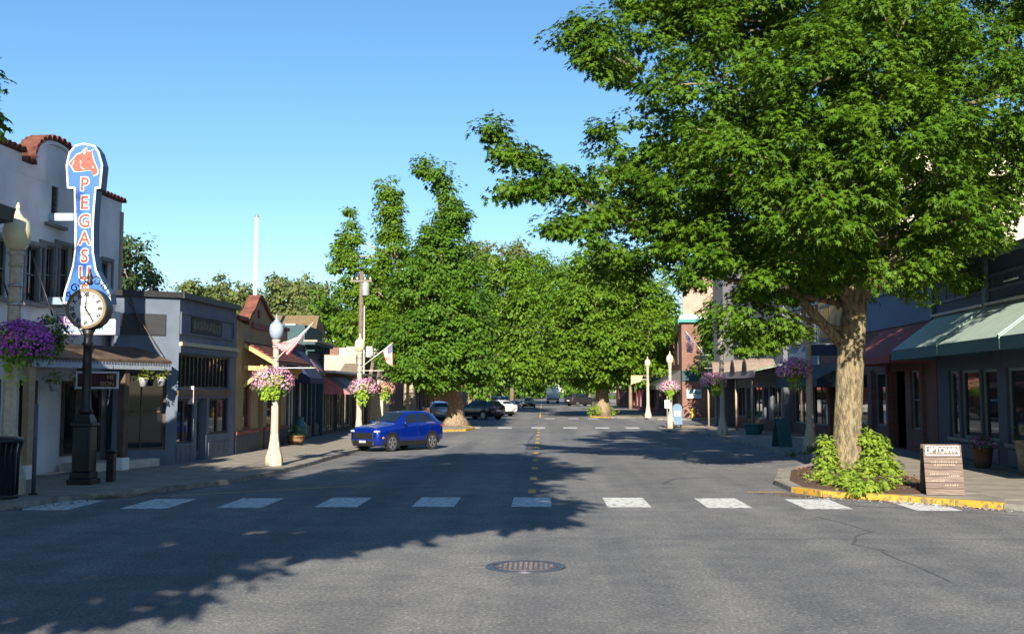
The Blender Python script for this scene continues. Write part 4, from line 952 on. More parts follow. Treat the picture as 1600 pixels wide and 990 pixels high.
# ---- flags
M_fr = mat('flag_red', (.42, .015, .025), .8, var=.05); M_fw = mat('flag_white', (.66, .65, .64), .8, var=.03); M_fb = mat('flag_blue', (.02, .03, .16), .8, var=.05)
def flag(label, Y, base, tip, hoist_px, fly_px, fly2_px, wav=.05):
    """base, tip: pole ends; hoist_px: lower hoist corner; fly_px: far end of top edge; fly2_px: far end of bottom edge (surveyed at depth Y)"""
    a, b = at(*base, Y), at(*tip, Y); t = E('flag', label, 'flag', a, 0, 'american flags on the lamp posts')
    MB().tube([a, b], .018, 6).build('staff', mat('white_staff', (.75, .74, .7), .4), t); MB().sphere(b, .04).build('staff_finial', mat('gilt', (.6, .45, .15), .35, metal=1, var=0), t)
    h = at(*hoist_px, Y); f1 = at(*fly_px, Y); f2 = at(*fly2_px, Y); nx, ny = 26, 26; vs_ = []
    for i in range(nx+1):
        for j in range(ny+1):
            s, v = i/nx, j/ny
            p = (b.lerp(f1, s)).lerp(h.lerp(f2, s), v)
            p = p + Vector((0, 1, 0))*wav*(math.sin(s*7+v*2.4)*(.3+s)+.6*math.sin(s*13-v*3)*s) + Vector((0, 0, 1))*wav*.5*math.sin(s*6+1)*s
            vs_.append(p)
    mb = MB(); id_ = lambda i, j: i*(ny+1)+j
    for i in range(nx):
        for j in range(ny):
            st = j//2; can = st < 7 and i < 10
            mb.f.append((id_(i, j), id_(i+1, j), id_(i+1, j+1), id_(i, j+1))); mb.m.append(2 if can else (0 if st % 2 == 0 else 1)); mb.sm.append(True)
    mb.v = [tuple(p) for p in vs_]; c = mb.build('cloth', [M_fr, M_fw, M_fb], t, recalc=False)
    st = MB(); k = 0
    for i in range(5):
        for j in range(6):
            p = vs_[id_(1+i*2, 1+j*2)]; q = .02
            st.add([p+Vector((0, -.02, q)), p+Vector((q, -.02, -q)), p+Vector((-q, -.02, -q*.2)), p+Vector((q, -.02, q*.4)), p+Vector((-q, -.02, -q))], [(0, 1, 2), (0, 2, 4), (3, 4, 2)])
    st.build('stars', M_fw, c, recalc=False)['kind'] = 'stuff'
    return t
flag('flag streaming towards the clear-globed lamp in front of the yellow shop', 35.5, (431, 562), (489, 504), (462, 531), (450, 556), (424, 536), .05)
flag('flag hanging limp by the green trees above the blue car', 51.3, (565, 573), (613, 536), (598, 548), (614, 574), (603, 566), .05)
flag('flag hanging in front of the brick wall on the right', 61.0, (1110, 566), (1071, 517), (1084, 533), (1073, 550), (1082, 552), .05)
# yellow banner on the far lamp
bn = E('lamp_banner', 'small sunlit yellow banner on the far right lamp', 'banner', (8.2, 100, 4)); a, b = at(986, 600, 100), at(1004, 587, 100)
MB().prism([(a.x, b.z), (b.x, b.z), (b.x-.15, a.z+.25), (a.x, a.z)], 99.97, 100.0).build('cloth', mat('yellow_banner', (.75, .55, .22), .8), bn); MB().tube([(a.x, 100, b.z+.03), (9.05, 100, b.z+.03)], .03, 6).build('rod', M_tan, bn)

# ---- street clock
ck = E('street_clock', 'black cast-iron street clock with white roman-numeral dial', 'clock', (-11.36, 28.5, Z0))
c0 = (0, 0, 0)
def sq(mb, w, z0, z1, w2=None): w2 = w2 or w; return mb.add([(-w, -w, z0), (w, -w, z0), (w, w, z0), (-w, w, z0), (-w2, -w2, z1), (w2, -w2, z1), (w2, w2, z1), (-w2, w2, z1)], [(0,3,2,1),(4,5,6,7),(0,1,5,4),(1,2,6,5),(2,3,7,6),(3,0,4,7)])
b = MB(); sq(b, .31, 0, .14); sq(b, .26, .141, .30); b.build('plinth', M_black, ck, local=True, bevel=.02)
b = MB(); sq(b, .225, .302, 1.42); pb = b.build('pedestal', M_black, ck, local=True, bevel=.02)
for s in (1, -1): MB().box(-.16, .16, s*.23-.012, s*.23+.012, .42, 1.3).build('panel', M_blackpaint, pb, local=True)
b = MB(); sq(b, .275, 1.422, 1.50); sq(b, .225, 1.502, 1.72, .15); b.build('pedestal_cap', M_black, ck, local=True, bevel=.015)
MB().lathe([(.15, 1.722), (.18, 1.80), (.13, 1.88), (.115, 2.2), (.105, 3.4), (.14, 3.46), (.105, 3.52), (.105, 3.66), (.18, 3.82)], n=14).build('column', M_black, ck, local=True)
zf = 4.33; rf = .56
def disc(r0, r1, y0, y1, n=40):
    mb = MB(); vs_ = []
    for r, y in ((r0, y0), (r1, y0), (r1, y1), (r0, y1)):
        for j in range(n): t = 2*math.pi*j/n; vs_.append((r*math.cos(t), y, zf+r*math.sin(t)))
    fs = []
    for k in range(4):
        for j in range(n): fs.append((k*n+j, k*n+(j+1) % n, ((k+1) % 4)*n+(j+1) % n, ((k+1) % 4)*n+j))
    return mb.add(vs_, fs, 0, False)
disc(.0, .515, -.18, .22).build('clock_case', M_black, ck, local=True)
disc(.43, .50, -.21, -.181).build('bezel', mat('brass_bezel', (.20, .15, .09), .45, metal=.6, var=.1), ck, local=True)
dial = disc(0, .43, -.19, -.185).build('dial', mat('ivory_dial', (.56, .58, .60), .4, var=.02), ck, local=True)
Tk = lambda ang, r: (lambda p: ck.location + Vector((math.sin(ang)*r + p[0]*math.cos(ang)+p[2]*math.sin(ang), -.193-p[1]*.2, zf+math.cos(ang)*r - p[0]*math.sin(ang)+p[2]*math.cos(ang))))
for i, s in enumerate(['XII', 'I', 'II', 'III', 'IV', 'V', 'VI', 'VII', 'VIII', 'IX', 'X', 'XI']):
    text('numeral', s, .155, Tk(i*math.pi/6, .345), dial, M_blackpaint, depth=.004, bold=.009, sx=.75)
text('lettering', 'ESTBD', .12, lambda p: ck.location+Vector((p[0], -.193-p[1]*.2, zf+.12+p[2])), dial, M_blackpaint, depth=.004); text('lettering', '1889', .14, lambda p: ck.location+Vector((p[0], -.193-p[1]*.2, zf-.14+p[2])), dial, M_blackpaint, depth=.004)
for ang, L, w, nm in ((0.0, .39, .02, 'minute_hand'), (R(149), .33, .035, 'hour_hand')):
    d = Vector((math.sin(ang), 0, math.cos(ang))); MB().bar((-d*.07)+Vector((0, -.21, zf)), d*L+Vector((0, -.21, zf)), w, .012, up=(0, 1, 0)).build(nm, M_blackpaint, dial, local=True)
# scroll cresting
cr = MB()
for s in (-1, 1):
    for (cx, cz, r, a0, tw) in ((.17, zf+.70, .14, 200, 420), (.38, zf+.53, .11, 160, 420), (.52, zf+.36, .07, 120, 400)):
        pts = [(s*(cx+r*(1-.7*k/22)*math.cos(R(a0+tw*k/22*-1))), 0, cz+r*(1-.7*k/22)*math.sin(R(a0+tw*k/22*-1))) for k in range(23)]
        cr.tube(pts, .018, 5)
cr.lathe([(.05, zf+.6), (.09, zf+.66), (.04, zf+.74), (.07, zf+.82), (.03, zf+.92), (.01, zf+1.02)], n=8)
cr.build('scroll_cresting', M_black, ck, local=True)
text('plaque_marks', 'IIIIIIIII', .07, lambda p: ck.location+Vector((-.26+p[2], -.33-p[1], .85+p[0])), pb, mat('faint_white_print', (.35, .37, .4), .6), depth=.002) if False else None

# ---- vertical neon sign
YN = 31.6
ns = E('neon_sign', 'tall blue blade sign with red lettering and a horse-head emblem', 'sign', (*at(133, 450, YN).xy, 3.9))
S = lambda x, y: (at(x, y, YN).x, at(x, y, YN).z)
outl = [(131, 223.5), (148, 227), (155, 237), (161, 258), (157.5, 294.5), (150.5, 295), (147.5, 330), (146, 360), (146.5, 395), (151, 422), (160, 440), (172, 457), (174, 474), (98, 474), (100, 457), (107, 436), (113, 415), (116.5, 390), (117, 350), (115.5, 295), (105, 294.5), (103, 258), (107.5, 238), (117, 227)]
O = [S(*p) for p in outl]; cxm = sum(p[0] for p in O)/len(O)
M_nb = mat('sign_blue_enamel', (.016, .115, .43), .4, var=.06, spec=.5); M_ndk = mat('sign_navy_side', (.03, .085, .18), .5, var=.1)
MB().prism(O, YN+.02, YN+.42).build('cabinet', M_ndk, ns)
inn = []
for i in range(len(O)):
    p0, p1, p2 = Vector(O[i-1]), Vector(O[i]), Vector(O[(i+1) % len(O)]); n1 = (p1-p0).normalized(); n2 = (p2-p1).normalized(); nn_ = Vector((-(n1.y+n2.y), n1.x+n2.x)); nn_.normalize(); k = 1/max(.5, nn_.dot(Vector((-n1.y, n1.x))))
    c = p1-nn_*.065*k; 
    if (c-Vector((cxm, p1.y))).length > (p1-Vector((cxm, p1.y))).length and abs(p1.x-cxm) > .1: c = p1+nn_*.065*k
    inn.append(c)
area = lambda Q: sum(Q[i][0]*Q[(i+1) % len(Q)][1]-Q[(i+1) % len(Q)][0]*Q[i][1] for i in range(len(Q)))
inn = []; sg = -1 if area(O) > 0 else 1
for i in range(len(O)):
    p0, p1, p2 = Vector(O[i-1]), Vector(O[i]), Vector(O[(i+1) % len(O)]); n1 = (p1-p0).normalized(); n2 = (p2-p1).normalized()
    b1 = Vector((n1.y, -n1.x))*sg; b2 = Vector((n2.y, -n2.x))*sg; m_ = (b1+b2); m_ = m_/max(.3, m_.dot(b1)); inn.append(p1+m_*.048)
fb = MB(); N_ = len(O); fb.add([(x, YN-.01, z) for x, z in O]+[(p.x, YN-.01, p.y) for p in inn]+[(x, YN+.018, z) for x, z in O]+[(p.x, YN+.018, p.y) for p in inn],
    [(i, (i+1) % N_, N_+(i+1) % N_, N_+i) for i in range(N_)]+[(i, 2*N_+i, 2*N_+(i+1) % N_, (i+1) % N_) for i in range(N_)]+[(N_+i, N_+(i+1) % N_, 3*N_+(i+1) % N_, 3*N_+i) for i in range(N_)]).build('border', M_white, ns)
MB().prism([(p.x, p.y) for p in inn], YN+.005, YN+.019).build('face', M_nb, ns)
M_nr = mat('faded_red_enamel', (.46, .05, .03), .5, c2=(.30, .045, .03), scale=12)
for ch, y in zip('PEGASUS', (288.5, 317.5, 346, 373, 400.5, 428, 455)):
    c = S(132, y); Tn = lambda p, c=c: Vector((c[0]+p[0]*.92, YN-.012-p[1], c[1]+p[2]))
    o = text('letter', ch, .52, lambda p, c=c: Vector((c[0]+p[0]*.92, YN+.0-p[1]*.3, c[1]+p[2])), ns, M_white, depth=.008, bold=.034)
    text('letter_face', ch, .52, lambda p, c=c: Vector((c[0]+p[0]*.92, YN-.012-p[1]*.6, c[1]+p[2])), o, M_nr, depth=.008, bold=.008)
hz = [(95, 440), (150, 380), (230, 290), (310, 262), (345, 215), (395, 180), (402, 240), (450, 238), (500, 213), (480, 270), (512, 400), (570, 520), (585, 600), (540, 638), (500, 650), (475, 565), (430, 556), (340, 572), (230, 582), (180, 572), (140, 500)]
HP = [S(100+x/11, 215+y/11) for x, y in hz]; hc = (sum(p[0] for p in HP)/len(HP), sum(p[1] for p in HP)/len(HP))
ho = MB().prism([(hc[0]+(x-hc[0])*1.07, hc[1]+(z-hc[1])*1.07) for x, z in HP], YN-.004, YN+.004).build('horse_outline', M_white, ns)
hh = MB().prism(HP, YN-.016, YN-.0045).build('horse_head', mat('coral_enamel', (.44, .07, .045), .5, var=.15, scale=14), ns)
mk = MB()
for ps in ([(285, 390), (300, 430), (285, 480), (330, 530), (380, 550), (330, 545), (292, 505), (278, 450)], [(335, 290), (350, 245), (382, 205), (375, 270)], [(180, 390), (175, 440), (140, 490), (155, 440)], [(485, 480), (520, 520), (500, 525)]):
    mk.prism([S(100+x/11, 215+y/11) for x, y in ps], YN-.022, YN-.0165)
mk.build('highlight', M_white, hh)
mk = MB()
for ps in ([(400, 360), (440, 345), (440, 375), (410, 380)], [(505, 575), (535, 570), (530, 600)], [(215, 360), (260, 300), (255, 315), (225, 370)], [(280, 420), (290, 440), (280, 455)]): mk.prism([S(100+x/11, 215+y/11) for x, y in ps], YN-.022, YN-.0165)
mk.build('shadow_line', mat('dark_red_line', (.16, .03, .03), .6), hh)
p = at(78, 340, 33.2); q = at(116, 340, YN+.2); MB().box(min(p.x, q.x)-.9, q.x, YN+.15, YN+.3, q.z-.09, q.z+.12).build('bracket', mat('pale_blue_bracket', (.36, .5, .6), .5), ns)
q = at(116, 470, YN+.2); MB().box(q.x-1.9, q.x, YN+.15, YN+.3, q.z-.1, q.z+.1).build('bracket', MATS['pale_blue_bracket'], ns)

# ---- light-box shop sign behind the clock
YS = 32.4; a, b = at(76, 523, YS), at(181, 486, YS)
sb = E('lightbox_sign', 'white blue-bordered lightbox shop sign half hidden by the clock', 'sign', (b.x, YS, a.z))
MB().box(a.x, b.x, YS+.02, YS+.36, a.z, b.z).build('cabinet', mat('mauve_cabinet', (.42, .40, .52), .5), sb, bevel=.01)
MB().box(a.x+.03, b.x-.03, YS-.0, YS+.018, a.z+.03, b.z-.03).build('face', M_white, sb)
fr_ = MB(); x0, x1, y0, y1 = a.x+.13, b.x-.13, a.z+.09, b.z-.09
for (u0, u1, v0, v1) in ((x0, x1, y0, y0+.03), (x0, x1, y1-.03, y1), (x0, x0+.03, y0+.031, y1-.031), (x1-.03, x1, y0+.031, y1-.031)): fr_.box(u0, u1, YS-.006, YS-.001, v0, v1)
fr_.build('border', mat('sign_border_blue', (.10, .25, .55), .5), sb)
zs1_, zs2_ = a.z+(b.z-a.z)*.62, a.z+(b.z-a.z)*.3
text('lettering', 'NOS', .30, lambda p: Vector((x0+.07+p[0], YS-.004-p[1], zs1_+p[2])), sb, mat('violet_print', (.22, .04, .34), .5), depth=.002, bold=.008, align='LEFT')
text('lettering', 'S', .30, lambda p: Vector((x1-.07+p[0], YS-.004-p[1], zs1_+p[2])), sb, mat('magenta_print', (.65, .08, .42), .5), depth=.002, bold=.008, align='RIGHT')
text('lettering', 'LUNCH', .20, lambda p: Vector((x0+.05+p[0], YS-.004-p[1], zs2_+p[2])), sb, mat('blue_print', (.05, .2, .5), .5), depth=.002, bold=.004, align='LEFT')
text('lettering', 'EAM', .20, lambda p: Vector((x1-.2+p[0], YS-.004-p[1], zs2_+p[2])), sb, mat('teal_print', (.05, .42, .42), .5), depth=.002, bold=.004, align='RIGHT')
MB().tube([(b.x-.6, YS+.2, b.z), (b.x-.6, YS+.2, b.z+.3), (b.x-1.6, YS+.2, b.z+.35)], .03, 6).build('bracket', M_black, sb)
# hanging name board under the porch
YH = 31.2; a, b = at(118, 607, YH), at(185, 580, YH); hb = E('hanging_name_board', 'white-framed dark red board hanging under the porch beside the clock', 'sign', ((a.x+b.x)/2, YH, b.z))
MB().box(a.x, b.x, YH, YH+.06, a.z, b.z).build('frame', mat('pale_frame', (.55, .55, .56), .6), hb); MB().box(a.x+.05, b.x-.05, YH-.008, YH-.001, a.z+.05, b.z-.05).build('board', mat('dark_maroon_board', (.05, .012, .012), .6), hb)
for s, z in (('HE', b.z-.16), ('SION', b.z-.34)): text('lettering', s, .17, lambda p, z=z: Vector((b.x-.1+p[0], YH-.01-p[1], z+p[2])), hb, mat('dull_gold_print', (.32, .22, .13), .6), depth=.002, bold=.003, align='RIGHT')
for x in (a.x+.15, b.x-.15): MB().tube([(x, YH+.03, b.z), (x, YH+.03, 3.1)], .008, 5).build('chain', M_black, hb)
# pink projecting sign on the grey shop
YK = 37.2; a, b = at(274, 631, YK), at(303, 603, YK); ps_ = E('projecting_sign', 'blank pale pink projecting sign on the grey corner shop', 'sign', (b.x, YK, a.z)); MB().box(a.x, b.x, YK, YK+.05, a.z, b.z).build('board', mat('pale_pink_board', (.66, .52, .50), .7), ps_, bevel=.006); MB().bar((b.x-.7, YK+.025, b.z+.02), (b.x-.7-.3, YK+.025, b.z+.02), .03).build('bracket', M_black, ps_)

# ---- small hanging pots along the porch
for i, (px, py, Y) in enumerate(((84, 596, 31.2), (122, 594, 32.2), (224, 590, 34.2), (252, 589, 35.0))):
    p = at(px, py, Y); side = ['leftmost white pot of yellow-green leaves hanging under the porch', 'white hanging pot just left of the clock column', 'white pot of leaves hanging from the porch right of the clock', 'small hanging pot at the porch corner by the grey shop'][i]
    t = E('hanging_pot', side, 'hanging pot', p, 0, 'pots hanging along the porch')
    MB().lathe([(.09, -.26), (.13, -.06), (.14, -.04), (.14, 0)], n=12).build('pot', mat('white_pot', (.42, .42, .44), .5), t, local=True); MB().tube([(0, 0, 0), (0, 0, .5)], .006, 4).build('wire', M_black, t, local=True)
    k = 130; np.random.seed(i); d = rnd(k); P = np.array(p)+d*np.array([.30, .26, .15])*np.random.uniform(.4, 1, (k, 1))+np.array([.0, 0, .1]); scatter('leaves', P, d+np.array([0, 0, -.2]), d+np.array([0, -.3, .8]), np.random.uniform(.06, .11, k), QUAD, leaf_mat('pot_leaf%d' % i, (.10, .16, .02), (.24, .28, .05), .3), t)

# ---- litter bin, posts, planters, boards
tc_ = E('litter_bin', 'round black slatted litter bin at the left edge', 'litter bin', (-11.68, 24.7, Z0))
MB().lathe([(.40, 0), (.40, .08), (.33, .09), (.33, 1.16)], n=20).build('liner', M_blackpaint, tc_, local=True); MB().lathe([(.46, 1.18), (.50, 1.24), (.40, 1.30), (.24, 1.31)], n=20).build('rim', M_black, tc_, local=True)
for i in range(22):
    a = 2*math.pi*i/22; MB().tube([(.38*math.cos(a), .38*math.sin(a), .08), (.39*math.cos(a), .39*math.sin(a), .95), (.45*math.cos(a), .45*math.sin(a), 1.2)], .022, 4).build('slat', M_black, tc_, local=True)
sp_ = E('sign_post', 'slim blue-grey sign post in front of the tan porch post', 'post', (*gnd(52, 772, Z0).xy, Z0)); MB().tube([(0, 0, 0), (0, 0, 2.0)], .045, 8).build('pole', mat('blue_grey_pole', (.07, .09, .12), .5), sp_, local=True); MB().lathe([(.10, 0), (.10, .03)], n=8).build('foot_plate', M_black, sp_, local=True)
bo = E('bollard', 'short black bollard just right of the street clock', 'bollard', (*gnd(173, 752, Z0).xy, Z0)); MB().box(-.1, .1, -.1, .1, 0, .72).build('shaft', M_black, bo, local=True, bevel=.02); MB().box(-.12, .12, -.12, .12, .722, .80).build('cap', M_black, bo, local=True, bevel=.03)
# wooden A-board
ab = E('sandwich_board', 'wooden plank sandwich board with a framed white word on the yellow kerb', 'sandwich board', (*gnd(1472, 771, Z0).xy, Z0), R(-6))
M_plank = [mat('plank_%d' % i, c, .8, var=.28, scale=3.5, bump=.3, bscale=14) for i, c in enumerate([(.172, .124, .10), (.15, .106, .086), (.196, .144, .118)])]
for mm in M_plank:
    t_ = mm.node_tree
    for n_ in [n for n in t_.nodes if n.type == 'TEX_NOISE']:
        mp = t_.nodes.new('ShaderNodeMapping'); mp.inputs['Scale'].default_value = (.8, 1, 9); tc2 = [n for n in t_.nodes if n.type == 'TEX_COORD'][0]; t_.links.new(tc2.outputs['Object'], mp.inputs[0]); t_.links.new(mp.outputs[0], n_.inputs['Vector'])
Wd, Hd, lean = .82, 1.10, .20
for s, nm in ((-1, 'front_panel'), (1, 'back_panel')):
    root = MB().add([(-Wd/2+.01, s*.33+s*-.012, 0), (Wd/2-.01, s*.33+s*-.012, 0), (Wd/2-.01, s*.10+s*-.012, Hd-.01), (-Wd/2+.01, s*.10+s*-.012, Hd-.01), (-Wd/2+.01, s*.31, 0), (Wd/2-.01, s*.31, 0), (Wd/2-.01, s*.08, Hd-.01), (-Wd/2+.01, s*.08, Hd-.01)],
        [(0,1,2,3),(7,6,5,4),(0,4,5,1),(1,5,6,2),(2,6,7,3),(3,7,4,0)]).build(nm, M_dark if s < 0 else M_wood, ab, local=True)
    npl = 8
    for i in range(npl):
        z0, z1 = Hd*i/npl+.004, Hd*(i+1)/npl-.004; y = lambda z: s*(.33-.23*z/Hd); o = s*.02
        MB().add([(-Wd/2, y(z0), z0), (Wd/2, y(z0), z0), (Wd/2, y(z1), z1), (-Wd/2, y(z1), z1), (-Wd/2, y(z0)+o, z0), (Wd/2, y(z0)+o, z0), (Wd/2, y(z1)+o, z1), (-Wd/2, y(z1)+o, z1)],
            [(0,1,2,3),(7,6,5,4),(0,4,5,1),(1,5,6,2),(2,6,7,3),(3,7,4,0)]).build('plank', M_plank[i % 3] if i != 5 else M_plank[0], root, local=True, bevel=.003)
Mab = WM[ab.name]; ty = lambda z: -(.33-.23*z/Hd)-.0235; fp = [c for c in ab.children if c.name.startswith('front')][0]
text('lettering', 'UPTOWN', .165, lambda p: Mab @ Vector((p[0]*1.0, ty(.965+p[2])-p[1], .965+p[2])), fp, M_white, depth=.002, bold=.003)
fr_ = MB()
for (x0, x1, z0, z1) in ((-.36, .36, 1.055, 1.07), (-.36, .36, .86, .875), (-.36, -.345, .876, 1.054), (.345, .36, .876, 1.054)):
    fr_.add([(x0, ty(z0), z0), (x1, ty(z0), z0), (x1, ty(z1), z1), (x0, ty(z1), z1)], [(0, 1, 2, 3)])
fr_.build('word_frame', M_white, fp, local=True)
random.seed(4); er = MB()
for z, x0, x1 in ((.70, -.26, .3), (.64, -.2, .26), (.44, -.3, .08), (.40, .1, .32), (.29, -.28, .0), (.20, .0, .3)):
    x = x0
    while x < x1:
        w = random.uniform(.015, .035); er.add([(x, ty(z), z), (x+w, ty(z), z), (x+w, ty(z+.03), z+random.uniform(.02, .04)), (x, ty(z+.03), z+.03)], [(0, 1, 2, 3)]); x += w+random.uniform(.012, .03)
er.build('worn_lettering', mat('worn_chalk', (.36, .27, .21), .8), fp, local=True)
MB().bar((-Wd/2-.01, 0, .45), (-Wd/2-.01, 0, .47), .02).build('hinge', M_black, ab, local=True)
# planters and other small things on the right pavement
def planter(label, px, py, r, h, m, fm, n=160, fs=.06, z=Z0, spread=1.3):
    t = E('planter', label, 'planter', (*gnd(px, py, z).xy, z), 0, 'planters on the pavements'); MB().lathe([(r*.72, 0), (r*.9, h*.5), (r, h*.93), (r*1.06, h*.94), (r*1.06, h), (r*.9, h)], n=16).build('pot', m, t, local=True)
    np.random.seed(int(px)); d = rnd(n); d[:, 2] = abs(d[:, 2]); P = np.array(t.location)+np.array([0, 0, h])+d*r*spread*np.random.uniform(.5, 1, (n, 1)); scatter('leaves', P, d+np.array([0, 0, -.3])+rnd(n)*.3, d+np.array([0, -.3, .6]), np.random.uniform(1, 1.9, n)*fs, QUAD, M_dkleaf, t)
    if fm: k = n//3; d = d[:k]; scatter('blossoms', np.array(t.location)+np.array([0, 0, h])+d*r*spread*1.02, np.cross(d, rnd(k)), d, np.full(k, fs), PETAL, fm, t)
    return t
M_terra = mat('dark_terracotta', (.10, .05, .035), .8); M_barrel = mat('oak_barrel', (.30, .16, .07), .8, var=.25, scale=8)
planter('dark pot of purple flowers under the seafoam awning window', 1536, 731, .30, .6, M_terra, M_purple, 260, .07)
planter('weathered wooden tub at the right edge of the pavement', 1606, 742, .30, .95, mat('grey_wood_tub', (.20, .17, .12), .85, var=.3), None, 120, .05)
planter('half-barrel planter beside the blue awning shop', 462, 694, .40, .38, M_barrel, None, 200, .06)
planter('teal pot in front of the arched canopy shop', 1178, 678, .55, .55, mat('teal_glaze', (.03, .16, .16), .35), None, 150, .07)
vs_t = E('teal_urn', 'blue-green glazed urn standing beside the half-barrel planter', 'urn', (*gnd(469, 690, Z0).xy, Z0)); MB().lathe([(.12, 0), (.20, .1), (.30, .45), (.26, .8), (.12, 1.0), (.16, 1.1), (.13, 1.12)], n=16).build('body', mat('blue_glaze', (.05, .18, .22), .3), vs_t, local=True)
MB().lathe([(.13, 1.121), (.1, 1.15)], n=12).build('neck_ring', M_black, vs_t, local=True)
hd = E('fire_hydrant', 'yellow fire hydrant in front of the shaded brick wall', 'fire hydrant', (*at(1083, 650, 99.3).xy, Z0)); Mh = mat('hydrant_yellow', (.55, .40, .06), .5)
MB().lathe([(.22, 0), (.22, .06), (.15, .08), (.15, .62), (.19, .64), (.19, .72), (.15, .82), (.05, .9), (.05, .96)], n=14).build('barrel', Mh, hd, local=True)
for s in (-1, 1): MB().tube([(s*.14, 0, .5), (s*.25, 0, .5)], .07, 8).build('nozzle', Mh, hd, local=True)
sg_ = E('kerb_sign', 'small white parking sign on a post by the corner lamp', 'sign', (*at(1043, 668, 71.5).xy, Z0)); MB().tube([(0, 0, 0), (0, 0, 2.0)], .03, 6).build('post', MATS['grey_rail'], sg_, local=True)
MB().box(-.16, .16, -.035, -.015, 1.25, 1.75).build('plate', M_white, sg_, local=True); MB().box(-.1, .1, -.04, -.036, 1.6, 1.68).build('arrow_mark', mat('sign_green', (.02, .3, .12), .6), sg_, local=True)
mbx_ = E('mailbox', 'grey-blue round-topped mailbox just right of the corner lamp', 'mailbox', (*at(1058, 664, 73.5).xy, Z0)); pr_ = [(-.3, .2)]+[(.3, .2)]+[(.3*math.cos(t), 1.2+.3*math.sin(t)) for t in [math.pi*k/8 for k in range(9)]]
MB().prism(pr_, -.25, .25).build('body', mat('mailbox_blue', (.12, .20, .32), .5), mbx_, local=True); MB().box(-.2, .2, -.26, -.252, .75, 1.05).build('notice', M_white, mbx_, local=True)
for sx in (-.24, .24): MB().box(sx-.04, sx+.04, -.2, .2, 0, .199).build('leg', M_black, mbx_, local=True)
tb_ = E('chalk_board', 'teal painted A-board leaning on the shaded pavement by the purple basket lamp', 'sandwich board', (*gnd(1222, 697, Z0).xy, Z0), R(25))
for s, nm in ((-1, 'front_panel'), (1, 'back_panel')):
    MB().add([(-.32, s*.30, 0), (.32, s*.30, 0), (.32, s*.06, 1.15), (-.32, s*.06, 1.15), (-.32, s*.27, 0), (.32, s*.27, 0), (.32, s*.03, 1.15), (-.32, s*.03, 1.15)], [(0,1,2,3),(7,6,5,4),(0,4,5,1),(1,5,6,2),(2,6,7,3),(3,7,4,0)]).build(nm, mat('teal_board', (.04, .13, .15), .6), tb_, local=True)
gl = E('gold_dome_sign', 'small golden stepped ornament hanging under the left tree', 'sign', (*at(656, 600, 88).xy, 2.9)); MB().lathe([(.75, 0), (.75, .18), (.5, .2), (.5, .38), (.25, .4), (.22, .62), (.06, .8), (.03, 1.0)], (0, 0, zat(656, 605, 88)-2.9), n=16).build('crown', mat('gold_leaf', (.65, .42, .06), .35, metal=.7), gl, local=True)
MB().tube([(0, 0, -2.8), (0, 0, .25)], .05, 8).build('post', M_black, gl, local=True)
# ================================================================ vehicles
M_tyre = mat('tyre_rubber', (.018, .018, .019), .85, var=.1); M_rim = mat('alloy_rim', (.45, .46, .48), .3, metal=.8, var=.05); M_clad = mat('black_cladding', (.010, .010, .011), .6, var=.1)
M_cgl = mat('car_glass', (.010, .016, .020), .04, var=0, spec=.7); M_lens = mat('headlamp_lens', (.45, .47, .50), .1, var=0, spec=.8); M_tail = mat('tail_lamp', (.40, .015, .012), .2, var=0, spec=.6); M_amber = mat('amber_lens', (.75, .25, .03), .25, var=0)
def carpaint(name, c, metal=.25): return mat(name, c, .22, metal=metal, var=.03, spec=.6, coat=1)
SUV = [(2.18, .34, .70, .72, .66, .46), (2.10, .24, .88, .90, .82, .62), (1.75, .22, .98, 1.01, .88, .70), (1.2, .2, 1.03, 1.07, .90, .72), (.85, .2, 1.06, 1.12, .90, .72), (.15, .2, 1.07, 1.54, .90, .60), (-.6, .2, 1.09, 1.60, .90, .60), (-1.35, .2, 1.12, 1.57, .89, .58), (-1.75, .25, 1.14, 1.48, .88, .56), (-2.10, .34, 1.10, 1.15, .84, .66), (-2.18, .40, .92, .95, .80, .6)]
SEDAN = [(2.3, .34, .62, .64, .66, .46), (2.2, .24, .76, .78, .82, .62), (1.75, .2, .86, .89, .88, .70), (1.2, .19, .92, .96, .90, .72), (.95, .19, .94, .99, .90, .72), (.15, .19, .95, 1.40, .90, .56), (-.5, .19, .96, 1.44, .90, .56), (-1.1, .19, .98, 1.38, .89, .54), (-1.75, .22, .99, 1.06, .88, .62), (-2.25, .3, .97, 1.01, .84, .66), (-2.35, .40, .80, .84, .78, .6)]
TRUCK = [(2.75, .45, .85, .87, .74, .5), (2.68, .35, 1.08, 1.10, .90, .7), (2.2, .32, 1.16, 1.19, .96, .78), (1.6, .3, 1.18, 1.22, .97, .8), (1.3, .3, 1.2, 1.26, .97, .8), (.65, .3, 1.2, 1.80, .97, .66), (-.2, .3, 1.22, 1.84, .97, .66), (-.85, .3, 1.22, 1.80, .97, .66), (-1.0, .32, 1.22, 1.25, .97, .9), (-2.6, .4, 1.22, 1.25, .97, .9), (-2.75, .5, 1.2, 1.22, .95, .9)]
